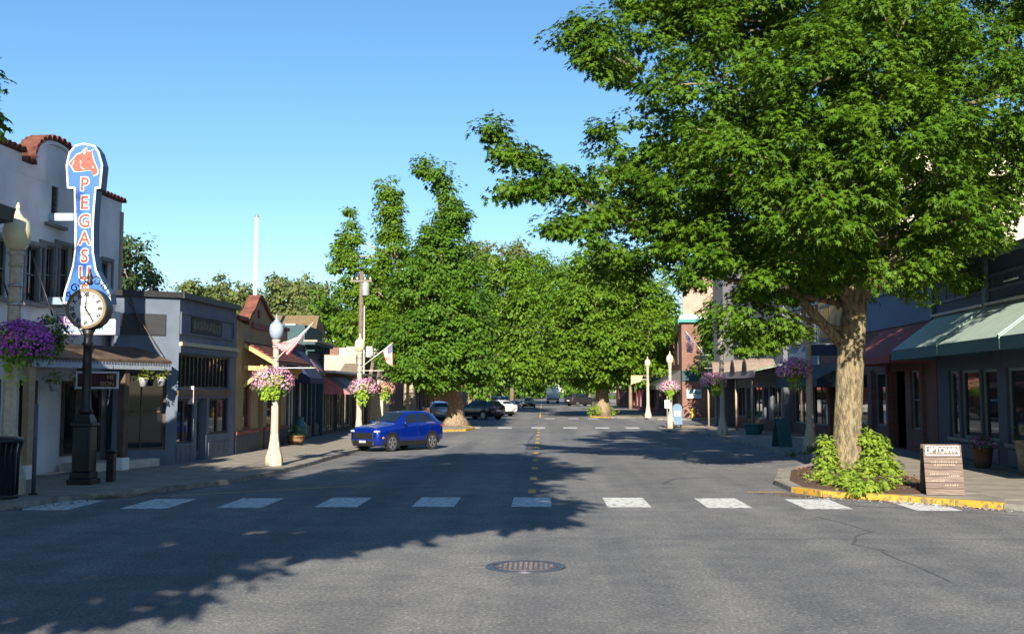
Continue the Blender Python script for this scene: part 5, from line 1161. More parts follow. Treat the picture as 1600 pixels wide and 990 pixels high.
def car(label, loc, rz, paint, ST=SUV, sc=1, wb=(1.30, -1.33), wr=.34, glassx=(.74, .16, -1.62, -1.35), cat='car', plates=True, group=None):
    t = E('parked_car' if cat == 'car' else cat, label, 'car' if cat != 'pickup' else 'pickup', loc, rz, group); t.scale = (sc, sc, sc)
    WM.pop(t.name, None)
    def sec(s):
        x, zb, be, to, w, wt = s
        return [(0, zb), (w*.85, zb), (w*.985, zb+.12), (w, zb+(be-zb)*.45), (w*.995, zb+(be-zb)*.75), (w*.965, be), (wt, to-.05 if to-be > .1 else to-.01), (wt*.85, to), (0, to+.025)]
    def inter(x):
        for i in range(len(ST)-1):
            if ST[i][0] >= x >= ST[i+1][0]:
                k = (ST[i][0]-x)/(ST[i][0]-ST[i+1][0]); return tuple(a+(b-a)*k for a, b in zip(ST[i], ST[i+1]))
        return ST[0] if x > ST[0][0] else ST[-1]
    xs = []
    for i in range(len(ST)-1): xs += [ST[i][0]+(ST[i+1][0]-ST[i][0])*k/2 for k in range(2)]
    xs.append(ST[-1][0]); vs_ = []; fs = []; m = None
    for x in xs:
        q = sec(inter(x)); ring = [(x, -y, z) for y, z in q[::-1]]+[(x, y, z) for y, z in q[1:-1]]
        m = len(ring); vs_ += ring
    for i in range(len(xs)-1):
        for j in range(m): fs.append((i*m+j, i*m+(j+1) % m, (i+1)*m+(j+1) % m, (i+1)*m+j))
    fs += [tuple(range(m)), tuple(range((len(xs)-1)*m, len(xs)*m))[::-1]]
    mb = MB(); mb.add(vs_, fs, 0, True); body = mb.build('body', paint, t, local=True)
    def sidept(x, v, s, off=.012):
        q = sec(inter(x)); (y0, z0), (y1, z1) = q[5], q[6]; return (x, s*(y0+(y1-y0)*v+off), z0+(z1-z0)*v+off*.4)
    x0b, x0t, x1b, x1t = glassx; post = (x0b+x1b)/2+.05
    for s in (1, -1):
        for (fa, fb, nm) in ((0.0, .47, 'front_side_window'), (.51, .83, 'rear_side_window'), (.86, 1, 'quarter_window')):
            g = MB(); P = []
            for i in range(7):
                for j in range(4):
                    f = fa+(fb-fa)*i/6; v = .10+.78*j/3; xb = x0b+(x1b-x0b)*f; xt = x0t+(x1t-x0t)*f; P.append(sidept(xb+(xt-xb)*v, v, s))
            g.add(P, [(i*4+j, i*4+j+1, i*4+j+5, i*4+j+4) for i in range(6) for j in range(3)], 0, True); g.build(nm, M_cgl, t, local=True)
    def toppatch(xa, xb, nm, fw=.93):
        g = MB(); P = []
        for i in range(6):
            x = xa+(xb-xa)*i/5; q = inter(x); 
            for j in range(7): f = -1+2*j/6; P.append((x, f*q[5]*.86*fw, q[3]+.016+.025*(1-abs(f))))
        g.add(P, [(i*7+j, i*7+j+1, i*7+j+8, i*7+j+7) for i in range(5) for j in range(6)], 0, True); g.build(nm, M_cgl, t, local=True)
    ws = [i for i in range(len(ST)-1) if ST[i+1][3]-ST[i][3] > .3][0]; toppatch(ST[ws][0]-.06, ST[ws+1][0]+.04, 'windscreen', 1.0)
    rw = [i for i in range(ws+2, len(ST)-1) if ST[i][3]-ST[i+1][3] > .25]
    if rw: toppatch(ST[rw[0]][0]-.04, ST[rw[0]+1][0]+.05, 'rear_window', .95)
    W = .9 if ST is not TRUCK else .97
    for wx in wb:
        for s in (1, -1):
            a = MB(); n = 14; P = []
            for r in (wr*1.32, wr*1.02):
                for o in (W*.93, W+.018):
                    for j in range(n+1): th_ = R(-8)+R(196)*j/n; P.append((wx+r*math.cos(th_), s*o, wr+r*math.sin(th_)))
            k = n+1; a.add(P, [(k+j, k+j+1, 3*k+j+1, 3*k+j) for j in range(n)]+[(j, j+1, k+j+1, k+j) for j in range(n)]+[(2*k+j, 3*k+j, 3*k+j+1, 2*k+j+1) for j in range(n)]); a.build('wheel_arch', M_clad, t, local=True)
            def wl(prof, nm, m_, par, nn=20):
                b = MB(); P = [(wx+r*math.cos(2*math.pi*j/nn), s*y, wr+r*math.sin(2*math.pi*j/nn)) for r, y in prof for j in range(nn)]
                b.add(P, [(i*nn+j, i*nn+(j+1) % nn, (i+1)*nn+(j+1) % nn, (i+1)*nn+j) for i in range(len(prof)-1) for j in range(nn)], 0, False); return b.build(nm, m_, par, local=True)
            wl([(wr*1.05, W+.003), (.05, W+.006)], 'wheel_well', M_dark, t)
            w = wl([(wr*.97, W-.16), (wr, W-.12), (wr, W), (wr*.95, W+.025), (wr*.68, W+.02)], 'wheel', M_tyre, t)
            b = MB()
            for q in range(5):
                an = 2*math.pi*q/5+.3; d = Vector((math.cos(an), 0, math.sin(an))); b.bar(Vector((wx, s*(W+.022), wr))+d*.03, Vector((wx, s*(W+.022), wr))+d*wr*.68, .075, .02, up=(0, 1, 0))
            b.build('spokes', M_rim, w, local=True); wl([(wr*.70, W+.02), (wr*.70, W+.028), (wr*.60, W+.028)], 'rim', M_rim, w)
    for s in (1, -1):
        MB().box(wb[1]+wr*1.25, wb[0]-wr*1.25, s*W-.03, s*W+.014, ST[4][1]+.02, ST[4][1]+.22).build('sill_cladding', M_clad, t, local=True, bevel=.015)
        q = sidept(x0b-.12, .08, s); MB().sphere((q[0], s*(abs(q[1])+.13), q[2]+.04), (.07, .11, .075), 10, 6).build('mirror', paint, t, local=True)
        f0 = ST[1]; x = f0[0]; MB().sphere((x-.08, s*.70, f0[2]-.07), (.22, .14, .055), 12, 6).build('headlamp', M_lens, t, local=True)
        MB().sphere((x-.28, s*.86, f0[2]-.32), (.06, .04, .04), 8, 5).build('indicator', M_amber, t, local=True)
        r0 = ST[-2]; MB().sphere((r0[0]+.03, s*.70, r0[2]-.12), (.09, .17, .09), 10, 6).build('tail_lamp', M_tail, t, local=True)
        for dx in (-.05+post, post+.35): pass
        for xx in (x0b*.55+x1b*.45-.12, x0b*.2+x1b*.8-.1):
            MB().box(xx-.08, xx+.08, s*W*.985, s*W*.985+.035*s if s > 0 else s*W*.985, .90, .93).build('door_handle', paint, t, local=True) if s > 0 else MB().box(xx-.08, xx+.08, -W*.985-.035, -W*.985, .90, .93).build('door_handle', paint, t, local=True)
    for s in (1, -1):
        for xx in (x0b+.06, (x0b+x1b)/2+.04, x1b+.42):
            sm_ = MB(); P = []
            for (i0, i1) in ((2, 3), (3, 4), (4, 5)):
                for k in range(3):
                    q = sec(inter(xx)); f_ = k/2; y = q[i0][0]+(q[i1][0]-q[i0][0])*f_; z = q[i0][1]+(q[i1][1]-q[i0][1])*f_; P += [(xx-.007, s*(y+.004), z), (xx+.007, s*(y+.004), z)]
            sm_.add(P, [(2*i, 2*i+1, 2*i+3, 2*i+2) for i in range(len(P)//2-1)]).build('panel_gap', M_dark, t, local=True)
    f = ST[0]; MB().box(f[0]-.16, f[0]+.03, -.60, .60, f[2]-.19, f[2]+.06).build('grille', M_clad, t, local=True, bevel=.02); MB().box(f[0]-.14, f[0]+.045, -.64, .64, .22, .45).build('front_bumper', M_clad, t, local=True, bevel=.04)
    MB().box(f[0]+.046, f[0]+.055, -.20, .20, .36, .45).build('number_plate', mat('plate_grey', (.4, .4, .42), .6), t, local=True)
    r = ST[-1]; MB().box(r[0]-.03, r[0]+.12, -.64, .64, .30, .52).build('rear_bumper', M_clad if ST is SUV else paint, t, local=True, bevel=.04); MB().box(r[0]-.02, r[0]-.008, -.26, .26, .66, .78).build('number_plate', M_white, t, local=True)
    if ST is SUV:
        for s in (1, -1): MB().tube([(-.0, s*.52, 1.60), (-.1, s*.52, 1.65), (-1.35, s*.5, 1.64), (-1.5, s*.5, 1.57)], .018, 5).build('roof_rail', M_clad, t, local=True)
    return t
hdg = lambda x, y: math.atan2(y, x)
blue = car('bright royal blue compact SUV angle-parked at the left kerb', (-5.99, 47.7, 0), hdg(-.60, -.80), carpaint('royal_blue_paint', (.001, .017, .21), .25), SUV, .95); blue.scale = (.90, .93, 1.0)
car('silver SUV seen from behind beside the left tree trunk', (-8.1, 88.5, 0), hdg(-.25, .97), carpaint('silver_paint', (.42, .42, .42), .5), SUV, 1.02)
car('dark navy SUV parked in the shade right of the left tree', (-5.5, 100, 0), hdg(-.75, .66), carpaint('midnight_paint', (.012, .016, .024), .2), SUV, 1.06)
car('white hatchback parked behind the dark navy SUV', (-4.6, 112.5, 0), hdg(-.62, .78), carpaint('white_car_paint', (.70, .70, .70), .0), SUV, .98)
car('second white car parked beyond the white hatchback', (-4.7, 121.5, 0), hdg(-.62, .78), bpy.data.materials['white_car_paint'], SEDAN, 1, (1.4, -1.4), .33, (.84, .18, -1.6, -1.2))
car('pale blue-grey pickup parked far along the left kerb', (-5.2, 140, 0), hdg(-.6, .8), carpaint('grey_blue_paint', (.22, .28, .38), .4), TRUCK, 1, (1.8, -1.75), .40, (1.2, .7, -.8, -.78), cat='pickup')
car('dark saloon driving towards the camera in the left lane', (-2.05, 168, 0), hdg(0, -1), carpaint('dark_grey_paint', (.02, .026, .035), .3), SEDAN, 1.02, (1.4, -1.4), .33, (.84, .18, -1.6, -1.2))
car('black SUV parked in the shade behind the far right tree', (6.3, 190, 0), hdg(.8, .6), carpaint('black_paint', (.003, .003, .004), .1), SUV, 1.25)
# milk tanker seen from behind
tk = E('tanker_truck', 'shiny silver tanker lorry seen from behind far up the street', 'truck', (1.95, 225, 0))
mb = MB(); n = 24; P = [(r*math.cos(2*math.pi*j/n), y, 2.15+r*1.02*math.sin(2*math.pi*j/n)) for r, y in ((.02, -.28), (.7, -.2), (1.12, 0), (1.2, .25), (1.2, 9)) for j in range(n)]
mb.add(P, [(i*n+j, i*n+(j+1) % n, (i+1)*n+(j+1) % n, (i+1)*n+j) for i in range(4) for j in range(n)], 0, True).build('tank', mat('polished_steel', (.72, .73, .75), .35, metal=.3, var=.05), tk, local=True)
MB().box(-1.2, 1.2, -.1, .2, .55, .85).build('rear_bumper', M_rim, tk, local=True, bevel=.03); MB().box(-.9, .9, .2, 9, .7, 1.0).build('chassis', M_clad, tk, local=True); MB().box(-1.25, 1.25, 9.2, 11.6, .6, 3.2).build('cab', M_white, tk, local=True, bevel=.15)
MB().box(-.8, .8, .3, 8.6, 3.3, 3.42).build('catwalk', M_rim, tk, local=True)
for s in (-1, 1):
    MB().box(s*.95-.12, s*.95+.12, -.14, -.101, .62, .78).build('tail_lamp', M_tail, tk, local=True); MB().box(s*1.0-.3, s*1.0+.3, .15, 2.7, 1.02, 1.1).build('mudguard', M_white, tk, local=True)
    for y in (.9, 2.1, 10.2): 
        b = MB(); P = [(s*x, y+.5*math.cos(2*math.pi*j/16), .5+.5*math.sin(2*math.pi*j/16)) for x in (.75, 1.2) for j in range(16)]; b.add(P, [(j, (j+1) % 16, 16+(j+1) % 16, 16+j) for j in range(16)]+[tuple(range(16)), tuple(range(16, 32))]); b.build('wheel', M_tyre, tk, local=True)

# ================================================================ poles and wires
up = E('utility_pole', 'weathered wooden utility pole with a grey transformer behind the left shops', 'utility pole', (*at(563, 600, 74).xy, .1)); zt_p = zat(563, 424, 74)
x_, y_ = up.location.xy
MB().tube([(x_, y_, .1), (x_, y_, 6), (x_, y_, zt_p)], [.20, .17, .13], 10).build('pole', mat('weathered_pole', (.15, .115, .085), .9, var=.2), up)
MB().box(x_-.7, x_+.7, y_-.2, y_-.1, zt_p-.7, zt_p-.58).build('crossarm', mat('grey_timber', (.2, .18, .15), .9), up); MB().lathe([(.22, 0), (.24, .05), (.24, .8), (.1, .9)], (x_+.3, y_-.2, zt_p-1.6), n=12).build('transformer', mat('grey_steel_can', (.28, .29, .30), .5), up)
for dx in (-.6, -.25, .25, .6): MB().lathe([(.05, 0), (.06, .1), (.03, .16)], (x_+dx, y_-.15, zt_p-.55), n=8).build('insulator', M_white, up)
wp = E('flagpole', 'bare white flagpole rising behind the red tiled gable', 'flagpole', (*at(396, 600, 62).xy, .1)); z_t = zat(396, 338, 62); x_, y_ = wp.location.xy
MB().tube([(x_, y_, .1), (x_, y_, z_t-.05)], [.14, .09], 10).build('pole', mat('white_pole', (.82, .82, .80), .4, var=.02), wp); MB().lathe([(.1, z_t-.05), (.12, z_t), (.06, z_t+.06)], (x_, y_, 0), n=10).build('cap', M_rim, wp)
sp2 = E('steel_mast', 'thin white steel mast beside the utility pole', 'mast', (*at(568, 600, 73).xy, .1)); x_, y_ = sp2.location.xy; MB().tube([(x_, y_, .1), (x_, y_, zat(568, 478, 73))], .03, 6).build('tube', M_white, sp2); MB().lathe([(.12, .1), (.12, .16)], (x_, y_, 0), n=8).build('base_plate', M_black, sp2)
def wire(label, a, b, sag, r=.012):
    a, b = Vector(a), Vector(b); pts = [a.lerp(b, i/16)-Vector((0, 0, sag*4*(i/16)*(1-i/16))) for i in range(17)]; o = MB().tube(pts, r, 4).build('overhead_wire', mat('cable_black', (.03, .03, .03), .6), None); tag(o, label, 'wire', 'wires strung across the street'); return o
wire('upper thin wire strung across the street to the brick block cornice', at(700, 507, 110), (12.2, 101, zat(1066, 507, 101)), .25, .015); wire('lower thin wire strung across the street below the cornice', at(700, 514, 110), (12.2, 101, zat(1066, 514, 101)), .3, .015)
# ================================================================ vegetation
M_leafA = leaf_mat('sweetgum_leaf', (.016, .060, .004), (.088, .172, .010), .22, rough=.5)
M_leafB = leaf_mat('bright_maple_leaf', (.05, .122, .007), (.118, .212, .016), .28); M_leafC = leaf_mat('mid_green_leaf', (.034, .098, .008), (.095, .185, .018), .27)
M_leafD = leaf_mat('dull_olive_leaf', (.075, .11, .03), (.155, .19, .06), .25, rough=.7); M_leafE = leaf_mat('dark_conifer_leaf', (.018, .04, .018), (.05, .085, .03), .15, rough=.7)
M_bark = mat('lichened_bark', (.28, .225, .13), .95, c2=(.10, .08, .055), scale=9, bump=1.0, bscale=26, detail=9)
for n_ in M_bark.node_tree.nodes:
    if n_.type == 'TEX_NOISE':
        mp = M_bark.node_tree.nodes.new('ShaderNodeMapping'); mp.inputs['Scale'].default_value = (1.3, 1.3, .42); tcb = [q for q in M_bark.node_tree.nodes if q.type == 'TEX_COORD'][0]
        M_bark.node_tree.links.new(tcb.outputs['Object'], mp.inputs[0]); M_bark.node_tree.links.new(mp.outputs[0], n_.inputs['Vector'])
    if n_.type == 'VALTORGB': n_.color_ramp.elements[0].position = .36; n_.color_ramp.elements[1].position = .58
M_bark2 = mat('grey_brown_bark', (.26, .19, .125), .95, var=.3, scale=8, bump=.6, bscale=16)
def clumps(blobs, per_m2, rc, shell_in=.55, flat=.62):
    """clump centres over the outer part of a set of ellipsoids"""
    C = []; O = []
    for (c, r) in blobs:
        c = np.array(c, float); r = np.array(r if hasattr(r, '__len__') else (r, r, r), float); A = 4*math.pi*((r[0]*r[1])**1.6/3+(r[0]*r[2])**1.6/3+(r[1]*r[2])**1.6/3)**(1/1.6)
        n = max(3, int(A*per_m2)); d = rnd(n); k = np.random.uniform(shell_in, 1.0, (n, 1)); C.append(c+d*r*k); O.append(d)
    return np.concatenate(C), np.concatenate(O)
def foliage(C, O, rc, n_leaf, flat=.6):
    m = len(C); k = np.maximum(4, np.random.poisson(n_leaf, m)); idx = np.repeat(np.arange(m), k); n = len(idx)
    d = rnd(n); rr = np.random.uniform(.25, 1.0, (n, 1))**.6; s = np.random.uniform(.65, 1.35, (m, 1))[idx]*rc
    P = C[idx]+d*rr*s*np.array([1, 1, flat]); out = O[idx]*.5+d*.8; out[:, 2] *= .6
    P[:, 2] -= .18*s[:, 0]*np.sum((d[:, :2]*rr)**2, 1)*1.6
    T = out+np.array([0, 0, -.75])+rnd(n)*.45; N = out*.7+np.array([0, 0, .75])+rnd(n)*.45
    return P, T, N
def limb(mb, a, b, r0, r1, bend=.12, n=6, seed=None):
    a, b = Vector(a), Vector(b); L = (b-a).length; o = Vector((random.uniform(-1, 1), random.uniform(-1, 1), random.uniform(-.3, .6)))*L*bend
    pts = [a.lerp(b, i/(n-1))+o*math.sin(math.pi*i/(n-1)) for i in range(n)]; mb.tube(pts, [r0+(r1-r0)*i/(n-1) for i in range(n)], 7)
def tree(label, base, trunk, tr, blobs, per_m2, rc, n_leaf, size, tmpl, lm, bm=None, name='street_tree', seed=1, group=None, nlimb=26, top=None, flat=.6, shell_in=.5, twig=True, limb_r=.09):
    np.random.seed(seed); random.seed(seed)
    t = E(name, label, 'tree', base, 0, group); bm = bm or M_bark2
    mb = MB(); pts = [Vector(p) for p in trunk]
    fine = []; fr2 = []; sub_ = 8 if tr[0] > .5 and size < .2 else 2
    for i in range(len(pts)-1):
        for k in range(sub_): fine.append(pts[i].lerp(pts[i+1], k/sub_)); fr2.append(tr[i]+(tr[i+1]-tr[i])*k/sub_)
    fine.append(pts[-1]); fr2.append(tr[-1]); nr = 34 if sub_ == 8 else 14
    mb.tube(fine, fr2, nr)
    for i in range(len(fine)):
        for j in range(nr):
            q = Vector(mb.v[i*nr+j]); d = q-fine[i]; a_ = 2*math.pi*j/nr; root = max(0, 1-(q.z-.1)/1.1)
            mb.v[i*nr+j] = tuple(fine[i]+d*(1+.045*math.sin(a_*3+q.z*.9)+.05*math.sin(a_*7+q.z*2.1+math.sin(q.z*3))*.6+random.uniform(-.022, .022)+.22*root*root*max(0, math.sin(a_*5+1))))
    C, O = clumps(blobs, per_m2, rc, shell_in)
    tk_ = mb.build('trunk', bm, t, recalc=False)
    lb = MB()
    for (c, r) in blobs:
        c = Vector(c); k = min(range(len(pts)), key=lambda i: (pts[i]-c).length+(99 if pts[i].z > c.z+.5 or i < len(pts)*.35 else 0)); rm = max(r) if hasattr(r, '__len__') else r
        if rm > .95 and nlimb > 28 or nlimb <= 28: limb(lb, pts[k], c, min(tr[k]*.5, .04+.045*rm), .03, .10)
    for i in np.random.choice(len(C), min(nlimb, len(C)), replace=False):
        c = Vector(C[i]); bl = min(blobs, key=lambda q: (Vector(q[0])-c).length); limb(lb, Vector(bl[0]), c, limb_r*.6, .012, .08, 5)
    lb.build('limbs', bm, t, recalc=False)['kind'] = 'stuff'
    P, T, N = foliage(C, O, rc, n_leaf, flat); sz = np.random.uniform(.55, 1.35, len(P))*size
    cr = scatter('crown', P, T, N, sz, tmpl, lm, t)
    return t, cr, (P, T, N, sz)

for n_ in M_bark.node_tree.nodes:
    if n_.type == 'BUMP': n_.inputs['Distance'].default_value = .07
# ---- the big street tree on the kerb island (right)
YT = 33.6
def W(px, py, Y=YT): p = at(px, py, Y); return (p.x, p.y, p.z)
b0 = gnd(1322, 738, .2); b0 = Vector((b0.x, YT, .15))
tr_pts = [(W(1324, 735)[0], YT, .1), (W(1324, 715)[0], YT, .5), W(1325, 680), W(1327, 620), W(1329, 560), W(1331, 520), W(1335, 480), W(1340, 440), W(1346, 380), W(1350, 300), W(1345, 200), W(1340, 60)]
tr_r = [.54, .43, .39, .38, .39, .38, .34, .31, .32, .24, .18, .1]
BL = []
def bl(px, py, dY, r, rz=None, ry=None):
    c = W(px, py, YT+dY); k = (YT+dY)/FPX; BL.append((c, (r*k, (ry or r)*k, (rz or r)*k)))
for a in [(1010, 60, .5, 110, 70), (1120, 130, -2.5, 120, 90), (1000, 215, -.5, 75, 60), (1070, 300, -2, 110, 85), (985, 285, .5, 60, 50), (1180, 240, -4, 130, 100), (1300, 120, -4.5, 150, 110), (1150, 30, -1, 130, 80), (1280, 300, -5, 130, 100),
          (1420, 230, -5, 150, 120), (1540, 150, -3.5, 140, 110), (1400, 60, -3, 160, 90), (1620, 280, -2, 110, 90), (1480, 350, -4, 95, 60), (1400, 400, -3.5, 80, 45), (1120, 390, -2.5, 110, 62), (1000, 370, -1.5, 75, 50), (920, 345, -1.5, 55, 36), (960, 410, 0, 60, 35), (1240, 410, -3, 100, 50),
          (1182, 474, -2.5, 60, 36), (1152, 505, -2.0, 22, 24), (1216, 498, -2, 44, 32), (1700, 120, 0, 160, 150), (1250, -60, 0, 260, 120), (1500, -40, 0, 240, 120), (1060, -40, 1, 140, 80), (1340, 250, 4, 260, 200), (1480, 400, 3.5, 110, 60), (1180, 330, 3.5, 150, 120), (1290, 430, 2, 110, 40)]:
    bl(a[0], a[1], a[2], a[3], a[4])
# long reaching branch to the left, built of small clumps
for px, py, r in ((770, 205, 15), (787, 222, 17), (806, 238, 19), (828, 254, 21), (852, 268, 20), (876, 284, 23), (790, 292, 13), (815, 288, 15), (840, 290, 17), (880, 265, 14), (905, 300, 24), (930, 320, 30), (862, 350, 16), (885, 345, 22), (890, 55, 22), (915, 40, 32), (905, 80, 26), (940, 75, 40), (935, 100, 30), (950, 265, 26), (1166, 534, 12), (1192, 528, 12), (1500, 410, 34), (1445, 440, 30), (1545, 375, 24)):
    bl(px, py, -1.8, r, r*.8)
np.random.seed(21)
big, crown, (P, T, N, sz) = tree('huge bright green street tree on the yellow kerb island', (b0.x, YT, .1), tr_pts, tr_r, BL, .98, .56, 98, .155, STAR, M_leafA, M_bark, 'street_tree', 21, None, 46, shell_in=.55, flat=.55, limb_r=.07)
def limb1(par, m, *k):
    q = MB(); limb(q, *k); return q.build('limb', m, par, recalc=False)
# visible big limbs
limb1(big, M_bark, W(1318, 540), W(1225, 440, YT-1.5), .17, .11, .03); limb1(big, M_bark, W(1225, 440, YT-1.5), W(1150, 400, YT-2), .12, .06, .05); limb1(big, M_bark, W(1345, 470), W(1420, 380, YT-1), .22, .1, .06); limb1(big, M_bark, W(1340, 490), W(1290, 380, YT-1), .22, .1, .06)
limb1(big, M_bark, W(1225, 430, YT-1.5), W(930, 325, YT-1.8), .10, .05, .03); limb1(big, M_bark, W(930, 325, YT-1.8), W(770, 205, YT-1.8), .05, .015, .04); limb1(big, M_bark, W(905, 305, YT-1.8), W(785, 292, YT-1.8), .035, .012, .03); limb1(big, M_bark, W(1345, 440), W(1100, 250, YT-2), .2, .08, .05); limb1(big, M_bark, W(1348, 400), W(1550, 200, YT-2), .2, .08, .05); limb1(big, M_bark, W(1000, 110, YT-.5), W(885, 55, YT-1.8), .05, .015, .03)
# the 300 leaves that show largest, one by one
d2 = np.linalg.norm(P-np.array([0, 0, CAM_H]), axis=1)/sz; order = np.argsort(d2); pick = [i for i in order if P[i, 1] > 1 and abs(P[i, 0]/P[i, 1]+.027) < .46 and P[i, 2] < 2.4+P[i, 1]*.33][:300]
V_, F_ = STAR; lme = bpy.data.meshes.new('leaf'); lme.from_pydata([tuple(v) for v in V_], [], F_); lme.materials.append(M_leafA); inv = WM[big.name].inverted()
for i in pick:
    tt = Vector(T[i]).normalized(); nn_ = Vector(N[i]); nn_ = (nn_-tt*nn_.dot(tt)).normalized(); bb_ = tt.cross(nn_); s = sz[i]; pp = Vector(P[i])-nn_*.0+Vector((0, -.06, .02))
    o = bpy.data.objects.new('leaf', lme); col.objects.link(o); o.parent = crown
    Mx = Matrix(((bb_.x*s, tt.x*s, nn_.x*s, pp.x), (bb_.y*s, tt.y*s, nn_.y*s, pp.y), (bb_.z*s, tt.z*s, nn_.z*s, pp.z), (0, 0, 0, 1))); o.matrix_local = inv @ Mx
# ivy-like shoots at the trunk foot
def bush(label, name, blobs, per, rc, nl, size, tm, lm, seed, base, group=None):
    np.random.seed(seed); random.seed(seed); t = E(name, label, 'shrub', base, 0, group); C, O = clumps(blobs, per, rc, .4); P, T, N = foliage(C, O, rc, nl, .8); scatter('foliage', P, T, N, np.random.uniform(.7, 1.3, len(P))*size, tm, lm, t)
    mb = MB()
    for i in range(min(14, len(C))): limb(mb, (base[0]+random.uniform(-.2, .2), base[1], base[2]), C[i], .02, .008, .1, 4)
    mb.build('stems', M_bark2, t, recalc=False); return t
M_ivy = leaf_mat('lime_basal_leaf', (.12, .23, .02), (.26, .36, .05), .35)
B_ = [];
for px, py, r, dY in ((1292, 690, 17, -.2), (1290, 715, 20, -.4), (1283, 742, 18, -.6), (1300, 748, 18, -.8), (1362, 690, 24, -.2), (1370, 715, 30, -.5), (1385, 735, 28, -.7), (1355, 740, 24, -1.0), (1330, 752, 16, -1.2), (1360, 757, 15, -1.7), (1316, 752, 15, -1.3), (1342, 758, 15, -1.6), (1382, 755, 15, -1.5), (1398, 748, 14, -1.0), (1300, 722, 14, -.6), (1350, 728, 14, -.7), (1322, 742, 15, -1.5), (1338, 736, 14, -1.2), (1309, 735, 13, -1.0)):
    Yb = min(YT+dY, 3870/(py-611)); c = W(px, py, Yb); B_.append((c, r*.85*Yb/FPX))
bush('lime green shoots sprouting round the big tree trunk', 'basal_shoots', B_, 13, .18, 22, .125, LOBE, M_ivy, 31, (b0.x, YT-.5, .15))
bush('dark clipped tuft at the foot of the purple basket lamp', 'low_shrub', [((10.0, 43.0, .22), (.6, .4, .2)), ((9.3, 42.6, .15), (.4, .3, .12))], 9, .14, 12, .09, LOBE, M_dkleaf, 32, (9.9, 43, .12))
bush('yellowish weeds at the left end of the planting bed', 'weed_clump', [((6.7, 29.6, .3), (.3, .2, .15)), ((7.1, 30.4, .3), (.35, .2, .16))], 9, .12, 8, .08, QUAD, M_ivy, 33, (6.9, 30, .12))
bush('small green weeds in the left gutter below the clock', 'weed_clump', [((-10.0, 25.7, .08), (.5, .12, .08)), ((-9.2, 27.2, .06), (.4, .12, .06))], 9, .08, 8, .05, QUAD, M_dkleaf, 34, (-9.6, 26.4, 0))
bush('green shrubs round the second right-hand kerb tree', 'low_shrub', [((4.9, 108, .7), (.8, .6, .6)), ((5.9, 109, .5), (1.2, .6, .4))], 5, .25, 12, .14, LOBE, M_ivy, 35, (5.3, 108.2, .12))

# ---- street trees further along
def T_(px, py, Y, r, rz=None, ry=None):
    c = at(px, py, Y); k = Y/FPX; return ((c.x, c.y, c.z), (r*k, (ry or r)*k, (rz or r)*k))
Y = 77.5; bx = at(711, 600, Y).x
tree('tall dark green street tree on the left kerb island', (bx, Y, .1), [(bx, Y, .1), (bx+.02, Y, .7), at(712, 630, Y), at(708, 600, Y), at(700, 540, Y), at(694, 450, Y), at(690, 340, Y), at(682, 270, Y)], [.9, .62, .5, .46, .42, .34, .2, .08],
     [T_(664, 256, Y, 16, 14), T_(682, 272, Y, 24, 22), T_(700, 298, Y, 20, 22), T_(708, 336, Y, 32, 32), T_(694, 365, Y, 36, 34), T_(690, 400, Y, 55, 50), T_(715, 430, Y-1, 48, 45), T_(660, 450, Y-2, 55, 45), T_(705, 490, Y-3, 60, 50), T_(650, 520, Y-3, 60, 45), T_(720, 545, Y-3, 55, 42), T_(665, 570, Y-3.5, 60, 35), T_(620, 545, Y-2, 45, 40), T_(690, 590, Y-3, 35, 22), T_(740, 590, Y-2, 30, 26), T_(690, 480, Y+3, 70, 90), T_(730, 480, Y, 30, 40)],
     1.1, .70, 74, .25, QUAD, M_leafC, None, 'street_tree', 41, 'street trees along both kerbs', 60)
Y = 86; bx = at(640, 600, Y).x
tree('lighter yellow-green tree with two separate pointed tops, left of the tall dark one', (bx, Y, .1), [(bx, Y, .1), at(640, 600, Y), at(640, 540, Y), at(632, 470, Y), at(620, 400, Y), at(612, 330, Y)], [.5, .42, .36, .26, .18, .06],
     [T_(604, 293, Y, 18, 20), T_(612, 318, Y, 22, 24), T_(604, 346, Y, 24, 28), T_(617, 378, Y, 27, 30), T_(545, 340, Y, 12, 18), T_(548, 368, Y, 18, 20), T_(527, 384, Y, 13, 13), T_(546, 402, Y, 26, 20), T_(522, 410, Y, 10, 10), T_(590, 412, Y, 26, 26), T_(638, 432, Y, 30, 36), T_(590, 455, Y, 46, 36), T_(555, 450, Y, 36, 26), T_(600, 510, Y, 52, 40), T_(630, 510, Y, 44, 44), T_(610, 560, Y, 40, 34), T_(570, 500, Y, 34, 34)],
     1.4, .62, 62, .25, QUAD, M_leafB, mat('pale_bark', (.42, .33, .22), .9, var=.2), 'street_tree', 42, 'street trees along both kerbs', 60)

Y = 109; bx = at(941, 600, Y).x
tree('broad yellow-green tree on the second right-hand kerb island', (bx, Y, .1), [(bx, Y, .1), at(941, 620, Y), at(942, 590, Y), at(944, 520, Y), at(946, 450, Y)], [.85, .62, .55, .45, .2],
     [T_(930, 410, Y, 45, 35), T_(970, 430, Y, 50, 40), T_(890, 450, Y, 40, 34), T_(1010, 470, Y, 48, 40), T_(930, 470, Y-3, 60, 45), T_(890, 510, Y-2, 50, 40), T_(1010, 520, Y-3, 50, 36), T_(950, 530, Y-4, 60, 40), T_(900, 560, Y-3, 50, 30), T_(970, 570, Y-3, 55, 28), T_(1040, 490, Y, 22, 24), T_(1020, 560, Y, 28, 22), T_(930, 590, Y, 40, 18), T_(950, 490, Y+4, 90, 80)],
     .66, .85, 60, .35, QUAD, M_leafB, None, 'street_tree', 43, 'street trees along both kerbs', 60)
